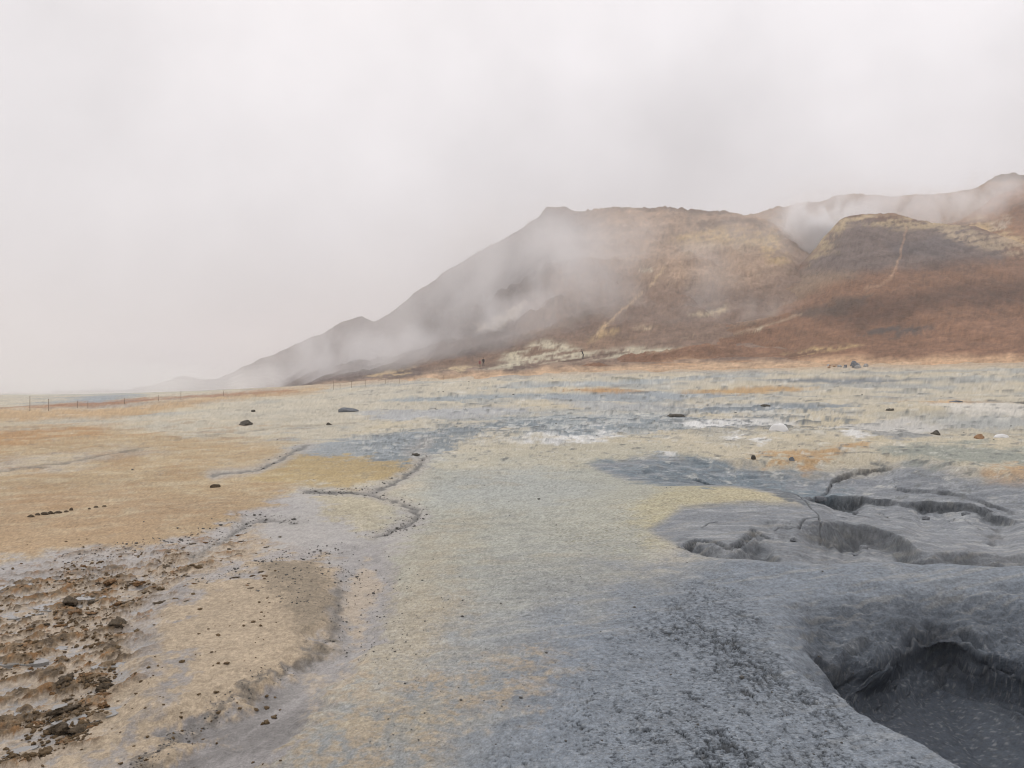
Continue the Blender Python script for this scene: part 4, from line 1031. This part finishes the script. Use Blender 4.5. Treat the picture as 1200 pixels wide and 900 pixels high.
# ---- people walking at the foot of the hill
hill_objs = [o for o in bpy.data.objects if o.name.startswith("hill") or o.name == "ground"]
bpy.context.view_layer.update()
def hit(u, v):
    dx, dy, dz = ray(u, v); best = None
    for o in hill_objs:
        ok, loc, nrm, idx = o.ray_cast(Vector((0, 0, EYE)), Vector((float(dx), float(dy), float(dz))).normalized())
        if ok and (best is None or loc.y < best.y): best = loc.copy()
    return best
M_coat = simple_mat("black_coat", alb((40, 40, 42)), 0.2, 12, bump=0)
M_trs = simple_mat("dark_trousers", alb((50, 48, 50)), 0.2, 12, bump=0)
M_skin = simple_mat("skin", alb((190, 150, 128)), 0.08, 12, bump=0)
M_red = simple_mat("faded_red_jacket", alb((160, 92, 88)), 0.15, 12, bump=0)
M_khaki = simple_mat("beige_trousers", alb((150, 132, 112)), 0.15, 12, bump=0)
M_hair = simple_mat("dark_hair", alb((52, 44, 40)), 0.2, 30, bump=0)
def person(u, v, h, heading, lean, stride, coat, trousers, label):
    """one skinned body: pelvis, spine, head, arms and legs, leaning forward in mid-stride"""
    ln = math.tan(lean)
    J = {'pelvis': (0, 0, 0.93, 0.15, 0.11), 'waist': (0, ln * 0.18, 1.10, 0.14, 0.10), 'chest': (0, ln * 0.42, 1.33, 0.18, 0.12), 'neck': (0, ln * 0.62, 1.49, 0.06, 0.06),
         'chin': (0, ln * 0.74 + 0.02, 1.56, 0.07, 0.085), 'head': (0, ln * 0.80 + 0.02, 1.66, 0.085, 0.10), 'crown': (0, ln * 0.84, 1.74, 0.06, 0.07)}
    E = [('pelvis', 'waist'), ('waist', 'chest'), ('chest', 'neck'), ('neck', 'chin'), ('chin', 'head'), ('head', 'crown')]
    for sd_, s in (('l', -1), ('r', 1)):
        fw = s * stride
        J['hip' + sd_] = (s * 0.09, 0, 0.86, 0.085, 0.09); J['knee' + sd_] = (s * 0.10, fw * 0.55 + 0.03, 0.47, 0.06, 0.065); J['ankle' + sd_] = (s * 0.10, fw, 0.09, 0.042, 0.045); J['toe' + sd_] = (s * 0.11, fw + 0.17, 0.035, 0.04, 0.03)
        J['sh' + sd_] = (s * 0.19, ln * 0.50, 1.41, 0.065, 0.065); J['elb' + sd_] = (s * 0.24, ln * 0.42 - fw * 0.35, 1.14, 0.048, 0.048); J['wr' + sd_] = (s * 0.22, ln * 0.45 - fw * 0.5 + 0.10, 0.92, 0.035, 0.035); J['hand' + sd_] = (s * 0.21, ln * 0.45 - fw * 0.5 + 0.15, 0.82, 0.03, 0.04)
        E += [('pelvis', 'hip' + sd_), ('hip' + sd_, 'knee' + sd_), ('knee' + sd_, 'ankle' + sd_), ('ankle' + sd_, 'toe' + sd_), ('chest', 'sh' + sd_), ('sh' + sd_, 'elb' + sd_), ('elb' + sd_, 'wr' + sd_), ('wr' + sd_, 'hand' + sd_)]
    names = list(J); me = bpy.data.meshes.new("person_skeleton")
    me.from_pydata([J[k][:3] for k in names], [(names.index(a), names.index(b)) for a, b in E], [])
    tmp = bpy.data.objects.new("person_skeleton", me); COL.objects.link(tmp)
    sk = tmp.modifiers.new("skin", 'SKIN')
    for k, sv in zip(names, me.skin_vertices[0].data):
        sv.radius = J[k][3:5]; sv.use_root = (k == 'pelvis')
    ss = tmp.modifiers.new("smooth", 'SUBSURF'); ss.levels = ss.render_levels = 1
    dg = bpy.context.evaluated_depsgraph_get()
    body = bpy.data.meshes.new_from_object(tmp.evaluated_get(dg)); body.name = "person"
    bpy.data.objects.remove(tmp)
    body.materials.clear()
    for m_ in (coat, trousers, M_skin): body.materials.append(m_)
    for p in body.polygons:
        z = p.center.z; p.use_smooth = True
        p.material_index = 2 if (z > 1.52 or (z < 0.88 and abs(p.center.x) > 0.17)) else (0 if z > 0.84 else 1)
    at = hit(u, v); s = h / 1.78
    o = link("person", body, label=label, category="person"); o.location = at; o.scale = (s, s, s); o.rotation_euler = (0, 0, heading)
    bm = bmesh.new(); bmesh.ops.create_uvsphere(bm, u_segments=14, v_segments=10, radius=1)
    for v_ in bm.verts:
        if v_.co.z < -0.15 and v_.co.y > 0: v_.co.y *= 0.4
    hm = bpy.data.meshes.new("hair"); bm.to_mesh(hm); bm.free()
    for p in hm.polygons: p.use_smooth = True
    hr = link("hair", hm, M_hair, parent=o); hr.location = (0, ln * 0.80, 1.695); hr.scale = (0.105, 0.125, 0.105)
    return o
person(683.5, 421.0, 1.85, R(100), R(24), 0.12, M_coat, M_trs, "person in dark clothes bending forward on the white streak at the hill foot")
person(566.5, 429.5, 1.75, R(170), R(6), 0.14, M_coat, M_trs, "person in dark clothes standing upright on the tan slope left of the bending walker")
person(562.3, 431.0, 1.55, R(170), R(4), 0.10, M_red, M_khaki, "smaller person in faded red top beside the upright dark clothed person")

# ================================================================== air: even haze and drifting steam
def box_mesh(name, lo, hi):
    bm = bmesh.new(); bmesh.ops.create_cube(bm, size=1)
    for v in bm.verts:
        v.co = Vector([lo[i] + (v.co[i] + 0.5) * (hi[i] - lo[i]) for i in range(3)])
    me = bpy.data.meshes.new(name); bm.to_mesh(me); bm.free(); return me
m, N, L = new_mat("haze_air")
o_ = N.new("ShaderNodeOutputMaterial"); vol = N.new("ShaderNodeVolumePrincipled")
vol.inputs["Color"].default_value = (0.97, 0.95, 0.96, 1); vol.inputs["Density"].default_value = HAZE
vol.inputs["Anisotropy"].default_value = 0.0
L.new(vol.outputs[0], o_.inputs["Volume"])
zmin, zmax = -6, 190
link("haze", box_mesh("haze", (-2700, -2700, zmin), (2700, 2700, zmax)), m, kind="stuff")

def steam(center, radii, dens, scale, thr=0.5, gain=4.0, stretch=(1, 1, 0.6), detail=4, tilt=0.0, distort=0.8, power=1.0):
    m, N, L = new_mat("steam_vapour")
    o_ = N.new("ShaderNodeOutputMaterial"); vol = N.new("ShaderNodeVolumePrincipled")
    vol.inputs["Color"].default_value = (0.99, 0.985, 0.985, 1); vol.inputs["Anisotropy"].default_value = 0.0
    L.new(vol.outputs[0], o_.inputs["Volume"])
    tc_ = N.new("ShaderNodeTexCoord"); geo = N.new("ShaderNodeNewGeometry")
    def mth(op, a, b=None, clamp=False):
        n = N.new("ShaderNodeMath"); n.operation = op; n.use_clamp = clamp
        for i, s in enumerate((a, b)):
            if s is None: continue
            if isinstance(s, (int, float)): n.inputs[i].default_value = s
            else: L.new(s, n.inputs[i])
        return n.outputs[0]
    ln = N.new("ShaderNodeVectorMath"); ln.operation = 'LENGTH'; L.new(tc_.outputs["Object"], ln.inputs[0])
    fall = mth('SUBTRACT', 1.0, mth('MULTIPLY', ln.outputs["Value"], ln.outputs["Value"]), clamp=True)
    if power != 1.0: fall = mth('POWER', fall, power)
    mp_ = N.new("ShaderNodeMapping"); mp_.inputs["Scale"].default_value = stretch; mp_.inputs["Rotation"].default_value = (0, tilt, 0)
    L.new(geo.outputs["Position"], mp_.inputs[0])
    nz = N.new("ShaderNodeTexNoise"); nz.inputs["Scale"].default_value = scale; nz.inputs["Detail"].default_value = detail
    nz.inputs["Roughness"].default_value = 0.55; nz.inputs["Distortion"].default_value = distort
    L.new(mp_.outputs[0], nz.inputs["Vector"])
    d = mth('MULTIPLY', mth('SUBTRACT', nz.outputs["Fac"], thr), gain, clamp=True)
    d = mth('MULTIPLY', mth('MULTIPLY', d, fall), dens)
    L.new(d, vol.inputs["Density"])
    bm = bmesh.new(); bmesh.ops.create_icosphere(bm, subdivisions=3, radius=1.0)
    me = bpy.data.meshes.new("steam"); bm.to_mesh(me); bm.free()
    o = link("steam", me, m, kind="stuff"); o.location = center; o.scale = radii
    return o
def steam_at(u, v, dist, radii, *a, **k):
    x, y, z = at_depth(u, v, dist)
    return steam((float(x), float(y), float(z)), radii, *a, **k)
steam_at(610, 385, 215, (70, 38, 38), 0.085, 0.034, 0.47, 6.0, tilt=0.5, distort=0.4)
steam_at(730, 320, 290, (80, 40, 34), 0.040, 0.022, 0.42, 4.5, tilt=0.6, distort=0.4)
steam_at(420, 437, 240, (58, 40, 17), 0.11, 0.055, 0.47, 6.0, tilt=0.3, distort=0.4)
steam_at(230, 455, 280, (90, 50, 10), 0.03, 0.04, 0.38, 4.0, tilt=0.3, distort=0.4)
steam_at(60, 452, 330, (190, 60, 14), 0.014, 0.02, 0.30, 3.0)
steam_at(560, 330, 305, (120, 50, 46), 0.008, 0.016, 0.32, 3.0, distort=0.4)
steam_at(850, 385, 190, (32, 14, 10), 0.035, 0.05, 0.46, 6.0, tilt=0.6)
steam_at(-250, 430, 560, (300, 170, 90), 0.014, 0.010, 0.30, 2.0)
steam_at(1000, 245, 420, (60, 14, 24), 0.05, 0.03, 0.38, 4.0, tilt=0.6)
steam_at(965, 268, 318, (24, 13, 17), 0.40, 0.09, 0.46, 6.0, tilt=0.7, distort=1.2)
steam_at(1050, 246, 360, (54, 20, 12), 0.14, 0.06, 0.43, 5.0, tilt=0.8)
steam_at(1170, 226, 375, (44, 16, 12), 0.09, 0.06, 0.45, 5.0, tilt=0.8)
steam_at(1100, 645, 8.4, (2.4, 1.3, 0.35), 0.12, 1.2, 0.47, 5.0)
